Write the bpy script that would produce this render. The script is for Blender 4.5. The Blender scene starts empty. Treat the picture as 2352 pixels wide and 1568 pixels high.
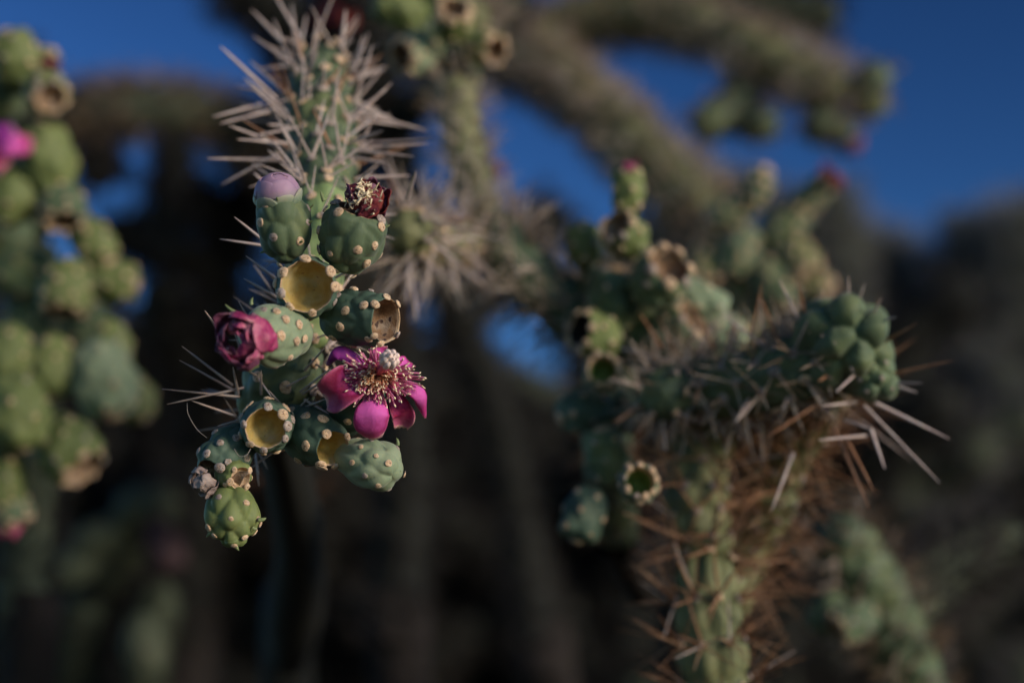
import bpy, math, random
import numpy as np

SC = bpy.context.scene
COL = SC.collection
rad = math.radians

# ------------------------------------------------------------------ camera
PITCH = rad(14.0)
CAM = np.array((0.0, 0.0, 1.45))
FWD = np.array((0.0, math.cos(PITCH), math.sin(PITCH)))
UPV = np.array((0.0, -math.sin(PITCH), math.cos(PITCH)))
RGT = np.array((1.0, 0.0, 0.0))
K = 23.5 / 35.0 / 2352.0            # metres per photo unit (2352 wide) at one metre
FOCUS = 0.607
cd = bpy.data.cameras.new('camera')
cam = bpy.data.objects.new('camera', cd)
COL.objects.link(cam)
cam.location = CAM
cam.rotation_euler = (math.pi / 2 + PITCH, 0, 0)
cd.sensor_width = 23.5
cd.lens = 35.0
cd.clip_start = 0.02
cd.clip_end = 2000
cd.dof.use_dof = True
cd.dof.focus_distance = FOCUS
cd.dof.aperture_fstop = 1.8
cd.dof.aperture_blades = 9
SC.camera = cam

# ------------------------------------------------------------------ sky, sun, exposure
SUN_AZ, SUN_EL = rad(124.0), rad(14.0)
SKY_TINT = (34.0, 32.5, 28.6)
w = bpy.data.worlds.new('World')
SC.world = w
w.use_nodes = True
nt = w.node_tree
bg = nt.nodes['Background']
sky = nt.nodes.new('ShaderNodeTexSky')
sky.sky_type = 'NISHITA'
sky.sun_disc = False
sky.sun_elevation = SUN_EL
sky.sun_rotation = SUN_AZ
sky.altitude = 700
sky.air_density = 1.0
sky.dust_density = 0.2
sky.ozone_density = 3.0
def mul(sock, rgb):
    n_ = nt.nodes.new('ShaderNodeMix')
    n_.data_type = 'RGBA'
    n_.blend_type = 'MULTIPLY'
    n_.inputs[0].default_value = 1.0
    n_.inputs[7].default_value = (*rgb, 1)
    nt.links.new(sock, n_.inputs[6])
    return n_.outputs[2]


gm = nt.nodes.new('ShaderNodeGamma')          # deep, contrasty evening blue
gm.inputs[1].default_value = 2.1
nt.links.new(mul(sky.outputs[0], (.1, .1, .1)), gm.inputs[0])
nt.links.new(mul(gm.outputs[0], SKY_TINT), bg.inputs[0])
bg.inputs[1].default_value = 0.1
sd = bpy.data.lights.new('sun', 'SUN')
sd.energy = 3.2
sd.angle = rad(16)
sd.color = (1.0, 0.84, 0.68)
sun = bpy.data.objects.new('sun', sd)
COL.objects.link(sun)
sun.rotation_euler = (math.pi / 2 - SUN_EL, 0, math.pi - SUN_AZ)
SC.view_settings.view_transform = 'Standard'
SC.view_settings.look = 'None'
SC.view_settings.exposure = 0.0
SC.view_settings.gamma = 1.0
SC.view_settings.use_curve_mapping = False
SC.cycles.use_denoising = True
SC.cycles.max_bounces = 6
SC.cycles.diffuse_bounces = 3
SC.cycles.transparent_max_bounces = 8

rng = np.random.default_rng(11)
random.seed(5)


def P(px, py, z):
    """photo position (2352 x 1568 units) at a depth in metres along the view axis"""
    return CAM + FWD * z + RGT * ((px - 1176) * K * z) + UPV * ((784 - py) * K * z)


def project(p):
    d = p - CAM
    z = d @ FWD
    return 1176 + (d @ RGT) / (K * z), 784 - (d @ UPV) / (K * z)


def unit(v):
    v = np.asarray(v, float)
    n = np.linalg.norm(v, axis=-1, keepdims=True)
    return v / np.maximum(n, 1e-12)


def wave(p, freq, seed, octaves=3):
    """cheap smooth noise in -1..1 for points p (n,3)"""
    r = np.random.default_rng(seed)
    out = np.zeros(len(p))
    amp, tot = 1.0, 0.0
    for o in range(octaves):
        for i in range(3):
            d = unit(r.normal(size=3))
            out += amp * np.sin(p @ d * freq + r.uniform(0, 6.28) + 1.3 * np.sin(p @ unit(r.normal(size=3)) * freq * .7 + r.uniform(0, 6.28)))
            tot += amp
        amp *= .5
        freq *= 2.1
    return out / tot * 1.7


# ------------------------------------------------------------------ materials
def ramp(nt_, fac, stops):
    n = nt_.nodes.new('ShaderNodeValToRGB')
    while len(n.color_ramp.elements) < len(stops):
        n.color_ramp.elements.new(0.5)
    for e, (p, c) in zip(n.color_ramp.elements, stops):
        e.position = p
        e.color = (*c, 1)
    nt_.links.new(fac, n.inputs[0])
    return n.outputs[0]


def material(name, stops, scale=60, rough=.6, bump=.0, bscale=400, attr=None, detail=5, translucent=0.0,
             random_tone=0.0, sheen=0.0, bdist=.001, spec=.4, sss=0.0, speck=None):
    m = bpy.data.materials.new(name)
    m.use_nodes = True
    t = m.node_tree
    b = t.nodes['Principled BSDF']
    b.inputs['Roughness'].default_value = rough
    b.inputs['Specular IOR Level'].default_value = spec
    if sheen:
        b.inputs['Sheen Weight'].default_value = sheen
    tc = t.nodes.new('ShaderNodeTexCoord')
    geo = t.nodes.new('ShaderNodeNewGeometry')
    pos = geo.outputs['Position']
    if attr:
        a = t.nodes.new('ShaderNodeAttribute')
        a.attribute_name = attr
        nz = t.nodes.new('ShaderNodeTexNoise')
        nz.inputs['Scale'].default_value = scale
        nz.inputs['Detail'].default_value = detail
        t.links.new(pos, nz.inputs['Vector'])
        mx = t.nodes.new('ShaderNodeMath')
        mx.operation = 'MULTIPLY_ADD'
        t.links.new(nz.outputs[0], mx.inputs[0])
        mx.inputs[1].default_value = .35
        ad = t.nodes.new('ShaderNodeMath')
        ad.operation = 'SUBTRACT'
        t.links.new(a.outputs['Fac'], ad.inputs[0])
        ad.inputs[1].default_value = .175
        t.links.new(ad.outputs[0], mx.inputs[2])
        col = ramp(t, mx.outputs[0], stops)
    else:
        nz = t.nodes.new('ShaderNodeTexNoise')
        nz.inputs['Scale'].default_value = scale
        nz.inputs['Detail'].default_value = detail
        nz.inputs['Roughness'].default_value = .6
        t.links.new(pos, nz.inputs['Vector'])
        col = ramp(t, nz.outputs[0], stops)
    if speck:
        sz = t.nodes.new('ShaderNodeTexNoise')
        sz.inputs['Scale'].default_value = speck[0]
        sz.inputs['Detail'].default_value = 2
        t.links.new(pos, sz.inputs['Vector'])
        sm = ramp(t, sz.outputs[0], [(speck[1], (0, 0, 0)), (speck[1] + .06, (1, 1, 1))])
        mm = t.nodes.new('ShaderNodeMix')
        mm.data_type = 'RGBA'
        t.links.new(sm, mm.inputs[0])
        t.links.new(col, mm.inputs[6])
        mm.inputs[7].default_value = (*speck[2], 1)
        col = mm.outputs[2]
    if random_tone:
        oi = t.nodes.new('ShaderNodeObjectInfo')
        hv = t.nodes.new('ShaderNodeHueSaturation')
        mr = t.nodes.new('ShaderNodeMapRange')
        mr.inputs['To Min'].default_value = 1 - random_tone
        mr.inputs['To Max'].default_value = 1 + random_tone
        t.links.new(oi.outputs['Random'], mr.inputs['Value'])
        t.links.new(mr.outputs[0], hv.inputs['Value'])
        t.links.new(col, hv.inputs['Color'])
        col = hv.outputs[0]
    t.links.new(col, b.inputs['Base Color'])
    if bump:
        bn = t.nodes.new('ShaderNodeTexNoise')
        bn.inputs['Scale'].default_value = bscale
        bn.inputs['Detail'].default_value = 4
        t.links.new(pos, bn.inputs['Vector'])
        bp = t.nodes.new('ShaderNodeBump')
        bp.inputs['Strength'].default_value = bump
        bp.inputs['Distance'].default_value = bdist
        t.links.new(bn.outputs[0], bp.inputs['Height'])
        t.links.new(bp.outputs[0], b.inputs['Normal'])
    if translucent:
        tr = t.nodes.new('ShaderNodeBsdfTranslucent')
        t.links.new(col, tr.inputs[0])
        ms = t.nodes.new('ShaderNodeMixShader')
        ms.inputs[0].default_value = translucent
        t.links.new(b.outputs[0], ms.inputs[1])
        t.links.new(tr.outputs[0], ms.inputs[2])
        t.links.new(ms.outputs[0], t.nodes['Material Output'].inputs[0])
    if sss:
        b.inputs['Subsurface Weight'].default_value = sss
        b.inputs['Subsurface Radius'].default_value = (.3, .6, .2)
        b.inputs['Subsurface Scale'].default_value = .004
    return m


M = {}
M['skin'] = material('fruit_skin', [(.25, (.060, .092, .052)), (.5, (.090, .132, .068)), (.62, (.125, .160, .068)), (.8, (.17, .20, .125))],
                     scale=55, rough=.62, spec=.28, bump=.35, bscale=1100, bdist=.0003, speck=(900, .71, (.05, .07, .03)), sheen=.15, random_tone=.12)
M['skin_pale'] = material('fruit_skin_pale', [(.25, (.16, .22, .13)), (.5, (.22, .28, .17)), (.8, (.28, .33, .22))],
                          scale=55, rough=.62, spec=.28, bump=.35, bscale=1100, bdist=.0003, sheen=.15)
M['skin_olive'] = material('fruit_skin_olive', [(.25, (.095, .125, .045)), (.5, (.14, .175, .06)), (.8, (.19, .215, .09))],
                           scale=50, rough=.62, spec=.28, bump=.35, bscale=1100, bdist=.0003, random_tone=.12)
M['skin_teal'] = material('fruit_skin_teal', [(.25, (.045, .085, .062)), (.5, (.07, .115, .082)), (.8, (.12, .165, .12))],
                          scale=55, rough=.62, spec=.28, bump=.35, bscale=1100, bdist=.0003, speck=(900, .71, (.04, .05, .03)))
M['cup_ochre'] = material('cup_ochre', [(.25, (.22, .13, .035)), (.45, (.36, .26, .075)), (.58, (.40, .32, .14)), (.75, (.36, .34, .27))], scale=110, rough=.85,
                          bump=.5, bscale=1800, bdist=.0004, speck=(700, .68, (.2, .12, .05)))
M['cup_brown'] = material('cup_brown', [(.3, (.09, .05, .03)), (.5, (.22, .13, .07)), (.7, (.40, .33, .26))], scale=150, rough=.9,
                          bump=.7, bscale=1500, bdist=.0005, speck=(300, .62, (.06, .035, .03)))
M['cup_green'] = material('cup_green', [(.3, (.05, .10, .02)), (.5, (.09, .15, .03)), (.75, (.16, .2, .06))], scale=200, rough=.8)
M['dry_rim'] = material('dry_rim', [(.3, (.30, .19, .11)), (.5, (.46, .32, .20)), (.7, (.56, .43, .29))], scale=600, rough=.9, bump=.5, bscale=2500, bdist=.0003)
M['areole'] = material('areole_felt', [(.3, (.36, .22, .12)), (.47, (.58, .40, .25)), (.7, (.70, .53, .37))], scale=900, rough=.95, bump=.8,
                       bscale=3500, bdist=.0003, random_tone=.15, sheen=.3)
M['areole_grey'] = material('areole_felt_grey', [(.3, (.22, .17, .15)), (.5, (.36, .29, .25)), (.7, (.46, .4, .36))], scale=900, rough=.95, bump=.8,
                            bscale=3500, bdist=.0003, random_tone=.15)
M['scar'] = material('spine_scar', [(.3, (.10, .06, .04)), (.7, (.20, .12, .08))], scale=900, rough=.9)
M['leaf'] = material('leaf_green', [(.3, (.12, .17, .06)), (.7, (.26, .30, .14))], scale=300, rough=.5)
M['stem'] = material('stem_skin', [(.25, (.055, .085, .052)), (.5, (.085, .12, .066)), (.65, (.125, .155, .065)), (.8, (.17, .195, .11))], scale=45, rough=.6,
                     bump=.3, bscale=900, bdist=.0004)
M['stem_bright'] = material('stem_skin_bright', [(.25, (.13, .20, .08)), (.5, (.20, .28, .11)), (.8, (.27, .33, .18))], scale=45, rough=.6)
M['stem_olive'] = material('stem_skin_olive', [(.25, (.09, .11, .05)), (.5, (.15, .16, .07)), (.8, (.22, .21, .11))], scale=40, rough=.7)
M['bark'] = material('dark_bark', [(.3, (.007, .005, .004)), (.55, (.016, .012, .010)), (.8, (.03, .024, .02))], scale=60, rough=.95, bump=.8, bscale=150, bdist=.004)
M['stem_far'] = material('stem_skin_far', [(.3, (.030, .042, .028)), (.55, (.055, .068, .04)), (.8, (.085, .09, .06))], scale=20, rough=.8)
M['stem_shaded'] = material('stem_skin_shaded', [(.3, (.004, .005, .0035)), (.55, (.008, .009, .006)), (.8, (.016, .016, .011))], scale=20, rough=.85)  # near-black: the shade of the background is put into the stem colour
M['spine'] = material('spine_sheath', [(.3, (.40, .31, .28)), (.5, (.54, .43, .40)), (.7, (.60, .52, .48))], scale=120, rough=.45, random_tone=.18)
M['spine_brown'] = material('spine_rust', [(.3, (.20, .09, .045)), (.5, (.33, .16, .085)), (.7, (.44, .26, .16))], scale=120, rough=.5, random_tone=.25)
M['spines'] = material('spine_mass', [(.0, (.05, .035, .025)), (.3, (.20, .13, .08)), (.6, (.36, .28, .22)), (1, (.55, .47, .40))], scale=30, rough=.5, attr='tone')
M['spines_rust'] = material('spine_mass_rust', [(.0, (.035, .018, .01)), (.35, (.14, .06, .028)), (.7, (.27, .14, .07)), (1, (.40, .28, .18))], scale=30, rough=.5, attr='tone')
M['spines_shaded'] = material('spine_mass_shaded', [(.0, (.0035, .003, .0027)), (.5, (.010, .008, .007)), (1, (.034, .029, .026))], scale=30, rough=.6, attr='tone')  # background spines, their shade painted in as a near-black colour
M['spines_grey'] = material('spine_mass_grey', [(.0, (.03, .03, .028)), (.4, (.13, .125, .12)), (1, (.33, .33, .32))], scale=10, rough=.6, attr='tone')
M['petal'] = material('petal_magenta', [(.0, (.80, .16, .42)), (.35, (.78, .15, .55)), (.62, (.74, .13, .50)), (.80, (.50, .04, .22)), (.93, (.60, .10, .28)), (1, (.78, .45, .5))],  # violet-pink highlight to maroon shading painted along the petal; pale margin is natural
                      scale=260, rough=.62, attr='tone', translucent=.25, bump=.35, bscale=900, bdist=.0006, spec=.2)
M['petal_violet'] = material('petal_violet', [(0, (.55, .08, .42)), (.5, (.38, .05, .36)), (.8, (.20, .015, .18)), (1, (.5, .25, .45))], scale=260, rough=.62, attr='tone', translucent=.2, bump=.35, bscale=900, bdist=.0006, spec=.2)
M['petal_shaded'] = material('petal_maroon_shaded', [(.0, (.72, .12, .38)), (.35, (.60, .07, .30)), (.6, (.26, .015, .07)), (.85, (.52, .12, .24)), (1, (.72, .46, .42))],  # dark middle paints shadow over the petal's own red; pale rim is natural
                           scale=260, rough=.62, attr='tone', translucent=.18, bump=.35, bscale=900, bdist=.0006, spec=.2)
M['stamen'] = material('stamen_filament', [(0, (.93, .60, .38)), (.35, (.92, .48, .42)), (.65, (.85, .22, .50)), (1, (.85, .34, .54))], scale=150, rough=.5, attr='tone', translucent=.5)
M['anther'] = material('anther_cream', [(.3, (.86, .68, .44)), (.7, (.93, .82, .62))], scale=900, rough=.8)
M['style'] = material('style_pink', [(.3, (.74, .13, .26)), (.7, (.80, .2, .34))], scale=300, rough=.4)
M['stigma'] = material('stigma_cream', [(.3, (.80, .60, .55)), (.7, (.88, .75, .68))], scale=500, rough=.6, bump=.3, bscale=2500, bdist=.0003)
M['bud'] = material('bud_lilac', [(0, (.16, .22, .16)), (.3, (.24, .22, .23)), (.6, (.33, .20, .30)), (1, (.40, .26, .36))], scale=200, rough=.55, attr='tone', bump=.2, bscale=1200, bdist=.0003)
M['sepal'] = material('sepal_green', [(0, (.13, .20, .13)), (.6, (.20, .26, .18)), (1, (.34, .32, .24))], scale=200, rough=.55, attr='tone')
M['wither_red'] = material('withered_crimson', [(.25, (.05, .008, .014)), (.45, (.13, .012, .03)), (.6, (.20, .03, .02)), (.75, (.27, .07, .03))], scale=110, rough=.75, bump=.8, bscale=900, bdist=.0006)
M['wither_purple'] = material('withered_purple', [(.25, (.06, .012, .03)), (.5, (.16, .04, .09)), (.75, (.30, .16, .2))], scale=140, rough=.75, bump=.8, bscale=900, bdist=.0006)
M['wither_purple_dim'] = material('withered_purple_dim', [(.3, (.04, .02, .025)), (.7, (.09, .05, .055))], scale=60, rough=.8)
M['wither_pink'] = material('withered_pink', [(.28, (.10, .008, .03)), (.42, (.36, .03, .13)), (.55, (.50, .13, .22)), (.7, (.60, .36, .36))], scale=130, rough=.55, bump=.6, bscale=700, bdist=.0006, translucent=.1)
M['wither_tan'] = material('withered_tan', [(.3, (.26, .15, .09)), (.55, (.44, .30, .2)), (.75, (.5, .4, .32))], scale=250, rough=.9, bump=.8, bscale=900, bdist=.0006)
M['wither_grey'] = material('withered_grey', [(.3, (.14, .10, .09)), (.5, (.28, .21, .19)), (.75, (.40, .33, .3))], scale=170, rough=.9, bump=.8, bscale=700, bdist=.0006)
M['soil'] = material('desert_soil', [(.3, (.05, .035, .025)), (.55, (.10, .07, .05)), (.8, (.16, .12, .09))], scale=3, rough=.95, bump=.6, bscale=20, bdist=.02)
M['hair'] = material('fine_hair', [(.3, (.3, .25, .22)), (.7, (.45, .4, .36))], scale=300, rough=.5)


# ------------------------------------------------------------------ object helpers
def mesh(name, verts, faces, mats, origin, tone=None, midx=None, smooth=True):
    me = bpy.data.meshes.new(name)
    v = np.asarray(verts, float) - origin
    if isinstance(faces, np.ndarray):
        n, k = faces.shape
        me.vertices.add(len(v))
        me.vertices.foreach_set('co', v.ravel())
        me.loops.add(n * k)
        me.loops.foreach_set('vertex_index', faces.ravel().astype(np.int32))
        me.polygons.add(n)
        me.polygons.foreach_set('loop_start', np.arange(0, n * k, k, dtype=np.int32))
        me.update(calc_edges=True)
    else:
        me.from_pydata([tuple(p) for p in v], [], [tuple(f) for f in faces])
    for m in (mats if isinstance(mats, (list, tuple)) else [mats]):
        me.materials.append(M[m])
    np_ = len(me.polygons)
    me.polygons.foreach_set('use_smooth', np.full(np_, smooth))
    if midx is not None:
        me.polygons.foreach_set('material_index', np.asarray(midx, np.int32))
    if tone is not None:
        a = me.attributes.new('tone', 'FLOAT', 'POINT')
        a.data.foreach_set('value', np.asarray(tone, np.float32))
    me.update()
    return me


def wloc(o):
    v = np.zeros(3)
    while o is not None:
        v = v + np.array(o.location)
        o = o.parent
    return v


def add(name, me, parent, world, rot=None, scale=None):
    o = bpy.data.objects.new(name, me)
    COL.objects.link(o)
    o.parent = parent
    o.location = np.asarray(world) - (wloc(parent) if parent else 0)
    if rot is not None:
        o.rotation_mode = 'QUATERNION'
        o.rotation_quaternion = rot
    if scale is not None:
        o.scale = scale if hasattr(scale, '__len__') else (scale,) * 3
    return o


def thing(name, label, cat, loc, group=None):
    o = bpy.data.objects.new(name, None)
    COL.objects.link(o)
    o.empty_display_size = .05
    o.location = loc
    o['label'] = label
    o['category'] = cat
    if group:
        o['group'] = group
    return o


from mathutils import Matrix, Vector


def quat(zdir, xhint=None, roll=0.0):
    z = Vector(unit(zdir))
    x = Vector(xhint) if xhint is not None else Vector((0.31, .22, .93))
    x = x - z * x.dot(z)
    if x.length < 1e-4:
        x = Vector((1, 0, 0)) - z * z.x
    x.normalize()
    y = z.cross(x)
    q = Matrix((x, y, z)).transposed().to_quaternion()
    if roll:
        from mathutils import Quaternion
        q = q @ Quaternion((0, 0, 1), roll)
    return q


def quads(nr, nc, wrap=True, base=0):
    i = np.arange(nr - 1)[:, None]
    j = np.arange(nc if wrap else nc - 1)[None, :]
    j2 = (j + 1) % nc
    a = i * nc + j
    b = i * nc + j2
    c = (i + 1) * nc + j2
    d = (i + 1) * nc + j
    return np.stack([a, b, c, d], -1).reshape(-1, 4) + base


def spline(pts, n):
    p = np.asarray(pts, float)
    if len(p) == 2:
        t = np.linspace(0, 1, n)[:, None]
        return p[0] * (1 - t) + p[1] * t
    q = np.vstack([2 * p[0] - p[1], p, 2 * p[-1] - p[-2]])
    out = []
    t = np.linspace(0, len(p) - 1 - 1e-9, n * 4)
    for tt in t:
        i = int(tt)
        f = tt - i
        a, b, c, d = q[i], q[i + 1], q[i + 2], q[i + 3]
        out.append(.5 * ((2 * b) + (c - a) * f + (2 * a - 5 * b + 4 * c - d) * f * f + (3 * b - a - 3 * c + d) * f ** 3))
    out = np.array(out)
    L = np.concatenate([[0], np.cumsum(np.linalg.norm(np.diff(out[:, :3], axis=0), axis=1))])
    s = np.linspace(0, L[-1], n)
    return np.stack([np.interp(s, L, out[:, k]) for k in range(out.shape[1])], 1)


def frame(path):
    t = unit(np.gradient(path, axis=0))
    n = np.zeros_like(t)
    h = np.array((0.2, -1, .1)) if abs(t[0] @ unit((0.2, -1, .1))) < .9 else np.array((1., 0, 0))
    n[0] = unit(h - t[0] * (h @ t[0]))
    for i in range(1, len(t)):
        v = n[i - 1] - t[i] * (n[i - 1] @ t[i])
        n[i] = unit(v)
    return t, n, np.cross(t, n)


# ------------------------------------------------------------------ shared small pieces
def tuft_mesh(seed, mat):
    """felted areole: a low knob pitted with spine scars"""
    r = np.random.default_rng(seed)
    nr, nc = 9, 20
    lat = np.linspace(math.pi / 2, -.25, nr)
    th = np.arange(nc) / nc * 2 * math.pi
    la, t = np.meshgrid(lat, th, indexing='ij')
    v = np.stack([np.cos(la) * np.cos(t), np.cos(la) * np.sin(t), np.sin(la) * .72], -1).reshape(-1, 3)
    d = unit(v)
    k = 1 + .10 * wave(d, 5, seed) + .05 * wave(d, 13, seed + 1, 2)
    pits = unit(np.stack([r.normal(0, .5, 6), r.normal(0, .5, 6), np.ones(6)], 1))
    dist = np.linalg.norm(d[:, None] - pits[None], axis=2)
    k -= (.22 * np.exp(-(dist / .17) ** 2)).max(1) - (.08 * np.exp(-((dist - .3) / .1) ** 2)).max(1)
    v *= k[:, None]
    v[:, 2] -= .05
    f = quads(nr, nc)
    fc = v[f].mean(1)
    midx = (np.linalg.norm(unit(fc)[:, None] - pits[None], axis=2).min(1) < .13).astype(int)
    return mesh('areole', v, f, [mat, 'scar'], np.zeros(3), midx=midx)


TUFT = [tuft_mesh(30 + i, 'areole') for i in range(4)]
TUFTG = [tuft_mesh(50 + i, 'areole_grey') for i in range(3)]


def spine_geo(n_side=5, bend=.06, seg=6, blunt=.35):
    s = np.linspace(0, 1, seg)
    r = (1 - .5 * s ** 1.6)
    r[-1] = .22
    th = np.arange(n_side) / n_side * 2 * math.pi
    v = np.stack([r[:, None] * np.cos(th), r[:, None] * np.sin(th), np.repeat(s[:, None], n_side, 1)], -1)
    v[:, :, 0] += (bend * s ** 2)[:, None] * 0
    return v.reshape(-1, 3), quads(seg, n_side), s


def spine_mesh(mat, bend):
    v, f, s = spine_geo()
    # unit spine: 1 long, radius 1 (scaled per copy); the bend is in lengths, so kept small
    v = v.copy()
    return mesh('spine', v, f, [mat], np.zeros(3))


SPINE = spine_mesh('spine', 0)
SPINE_B = spine_mesh('spine_brown', 0)


def spine_obj(parent, a, b, radius=.00055, brown=False):
    a, b = np.asarray(a), np.asarray(b)
    L = np.linalg.norm(b - a)
    return add('spine', SPINE_B if brown else SPINE, parent, a, quat(b - a, roll=random.uniform(0, 6)), (radius, radius, L))


def spine_mass(name, parent, base, dirs, lens, radii, mat, tones, origin, sides=3):
    """many spines in one mesh (kind stuff); each a bent tapered sliver"""
    n = len(base)
    if n == 0:
        return None
    d = unit(dirs)
    h = unit(np.cross(d, np.tile((.3, .5, .81), (n, 1))))
    g = np.cross(d, h)
    th = np.arange(sides) / sides * 2 * math.pi
    ring = h[:, None] * np.cos(th)[None, :, None] + g[:, None] * np.sin(th)[None, :, None]
    bend = rng.normal(0, .05, (n, 1)) * h
    lens = np.asarray(lens)[:, None]
    r0 = np.asarray(radii)[:, None, None]
    v0 = base[:, None] + ring * r0
    v1 = (base + (d * .55 + bend * .5) * lens)[:, None] + ring * r0 * .8
    v2 = (base + (d + bend * .2) * lens)[:, None] + ring * r0 * .22
    v = np.concatenate([v0, v1, v2], 1).reshape(-1, 3)
    k = 3 * sides
    fl = []
    for a in (0, 1):
        for j in range(sides):
            j2 = (j + 1) % sides
            fl.append((a * sides + j, a * sides + j2, (a + 1) * sides + j2, (a + 1) * sides + j))
    f = (np.array(fl)[None] + (np.arange(n) * k)[:, None, None]).reshape(-1, 4)
    tone = np.repeat(tones, k)
    me = mesh(name, v, f, [mat], origin, tone=tone)
    o = add(name, me, parent, origin)
    o['kind'] = 'stuff'
    return o


def areole_spines(pts, nrm, axis, n, length, spread, seed, lj=.35):
    r = np.random.default_rng(seed)
    m = len(pts)
    b = np.repeat(pts, n, 0)
    nn = np.repeat(nrm, n, 0)
    j = r.normal(size=(m * n, 3))
    j = unit(j - nn * (j * nn).sum(1, keepdims=True))
    a = r.uniform(.05, spread, (m * n, 1))
    d = unit(nn * np.cos(a) + j * np.sin(a) + np.repeat(axis, n, 0) * .15)
    L = length * r.uniform(1 - lj, 1 + lj * .6, m * n)
    return b, d, L


# ------------------------------------------------------------------ stems
def tubercled(v, nrm, axis, centers, H, stretch=.62, sp=None):
    """push a surface out into pillows around the given centres (creases where they meet)"""
    d = v[:, None] - centers[None]
    al = (d * axis[:, None]).sum(2)
    dd = np.sqrt(np.maximum((d ** 2).sum(2) - al ** 2, 0) + (al * stretch) ** 2)
    dd.sort(axis=1)
    f1 = dd[:, 0]
    f2 = dd[:, 1] if dd.shape[1] > 1 else f1 + sp
    h = .62 * (1 - np.exp(-2.6 * (f2 - f1) / sp)) + .38 * np.exp(-(f1 / (sp * .6)) ** 2)
    return v + nrm * (H * h)[:, None]


def stem(name, parent, path_pts, radii, ribs=8, pitch=.016, H=.28, mat='stem', nth=40, step=.0028, tip=False, tufts=None,
         spines=None, seed=0, label=None, twist=.35, tuft_r=.0022, root_round=True):
    """a cholla joint along a path with staggered tubercles; returns object, areole points, normals, axes"""
    pts = np.asarray(path_pts, float)
    L = np.linalg.norm(np.diff(pts, axis=0), axis=1).sum()
    n = max(6, int(L / step))
    path = spline(pts, n)
    t, a, b = frame(path)
    s = np.linspace(0, L, n)
    R = np.interp(s / L, np.linspace(0, 1, len(radii)), radii)
    Rm = float(np.mean(radii))
    e = np.minimum(1, s / (Rm * .8) + .12) if root_round else np.ones(n)
    R = R * np.sqrt(np.maximum(e * (2 - e), 0))
    if tip:
        x = np.clip((L - s) / (Rm * 1.3), 0, 1)
        R = R * np.sqrt(np.maximum(1 - (1 - x) ** 2, .0004))
    else:
        e2 = np.minimum(1, (L - s) / (Rm * .8) + .12)
        R = R * np.sqrt(np.maximum(e2 * (2 - e2), 0))
    th = np.arange(nth) / nth * 2 * math.pi
    nrm = a[:, None] * np.cos(th)[None, :, None] + b[:, None] * np.sin(th)[None, :, None]
    v = path[:, None] + nrm * R[:, None, None]
    # lattice of areoles
    rows = max(2, int(L / (pitch / 2)))
    ap, an, aa, cc = [], [], [], []
    r = np.random.default_rng(seed + 77)
    for j in range(rows):
        sj = (j + .5) * L / rows
        idx = min(n - 1, int(sj / L * (n - 1)))
        for i in range(ribs):
            ang = 2 * math.pi / ribs * (i + .5 * (j % 2)) + j * twist / rows * 2 + r.normal(0, .05)
            nn = a[idx] * math.cos(ang) + b[idx] * math.sin(ang)
            q = path[idx] + nn * R[idx]
            ap.append(q + t[idx] * pitch * .18)
            an.append(unit(nn + .25 * t[idx]))
            aa.append(t[idx])
            cc.append(q)
    ap, an, aa, cc = map(np.array, (ap, an, aa, cc))
    vf = v.reshape(-1, 3)
    nf = nrm.reshape(-1, 3)
    tf = np.repeat(t, nth, 0)
    sp = 2 * math.pi * Rm / ribs
    hm = np.repeat(np.clip(R / Rm, 0, 1), nth)
    out = np.empty_like(vf)
    chunk = 4000
    for c0 in range(0, len(vf), chunk):
        sl = slice(c0, c0 + chunk)
        mid = vf[sl].mean(0)
        ext = np.linalg.norm(vf[sl] - mid, axis=1).max() + 3 * sp + pitch
        near = np.linalg.norm(cc - mid, axis=1) < ext
        cs = cc[near] if near.sum() > 1 else cc
        out[sl] = tubercled(vf[sl], nf[sl], tf[sl], cs, 1.0, sp=sp) - vf[sl]
    v2 = vf + out * (H * Rm * hm)[:, None]
    v2 += nf * (wave(vf, 120, seed, 2) * Rm * .04 * hm)[:, None]
    f = quads(n, nth)
    origin = path[n // 2]
    o = add(name, mesh(name, v2, f, [mat], origin), parent, origin)
    if label:
        o['label'] = label
    ap = ap + an * (H * Rm * .85)
    return o, ap, an, aa, origin


def tuft_at(parent, p, n, r, grey=False, flat=1.0):
    me = random.choice(TUFTG if grey else TUFT)
    k = random.uniform(.88, 1.12)
    return add('areole', me, parent, p, quat(n, roll=random.uniform(0, 6.28)), (r * k, r * random.uniform(.8, 1.2), r * flat * random.uniform(.45, .7)))


def cone_leaf(parent, p, d, up, L, r, name='leaf'):
    """small curved fleshy leaf on an areole"""
    n, m = 7, 8
    s = np.linspace(0, 1, n)
    d = unit(d)
    up = unit(up)
    path = p + d * (s * L)[:, None] + up * (s ** 2 * L * .45)[:, None]
    t, a, b = frame(path)
    th = np.arange(m) / m * 2 * math.pi
    R = r * np.sqrt(np.maximum(1 - s ** 1.5, .01))
    v = path[:, None] + (a[:, None] * np.cos(th)[None, :, None] + b[:, None] * np.sin(th)[None, :, None]) * R[:, None, None]
    return add(name, mesh(name, v.reshape(-1, 3), quads(n, m), ['leaf'], p), parent, p)


# ------------------------------------------------------------------ fruit
PROFILE = np.array([(0, .24), (.06, .40), (.16, .62), (.30, .84), (.45, .96), (.62, 1.0), (.78, .97), (.90, .88), (1, .74)])


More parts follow.
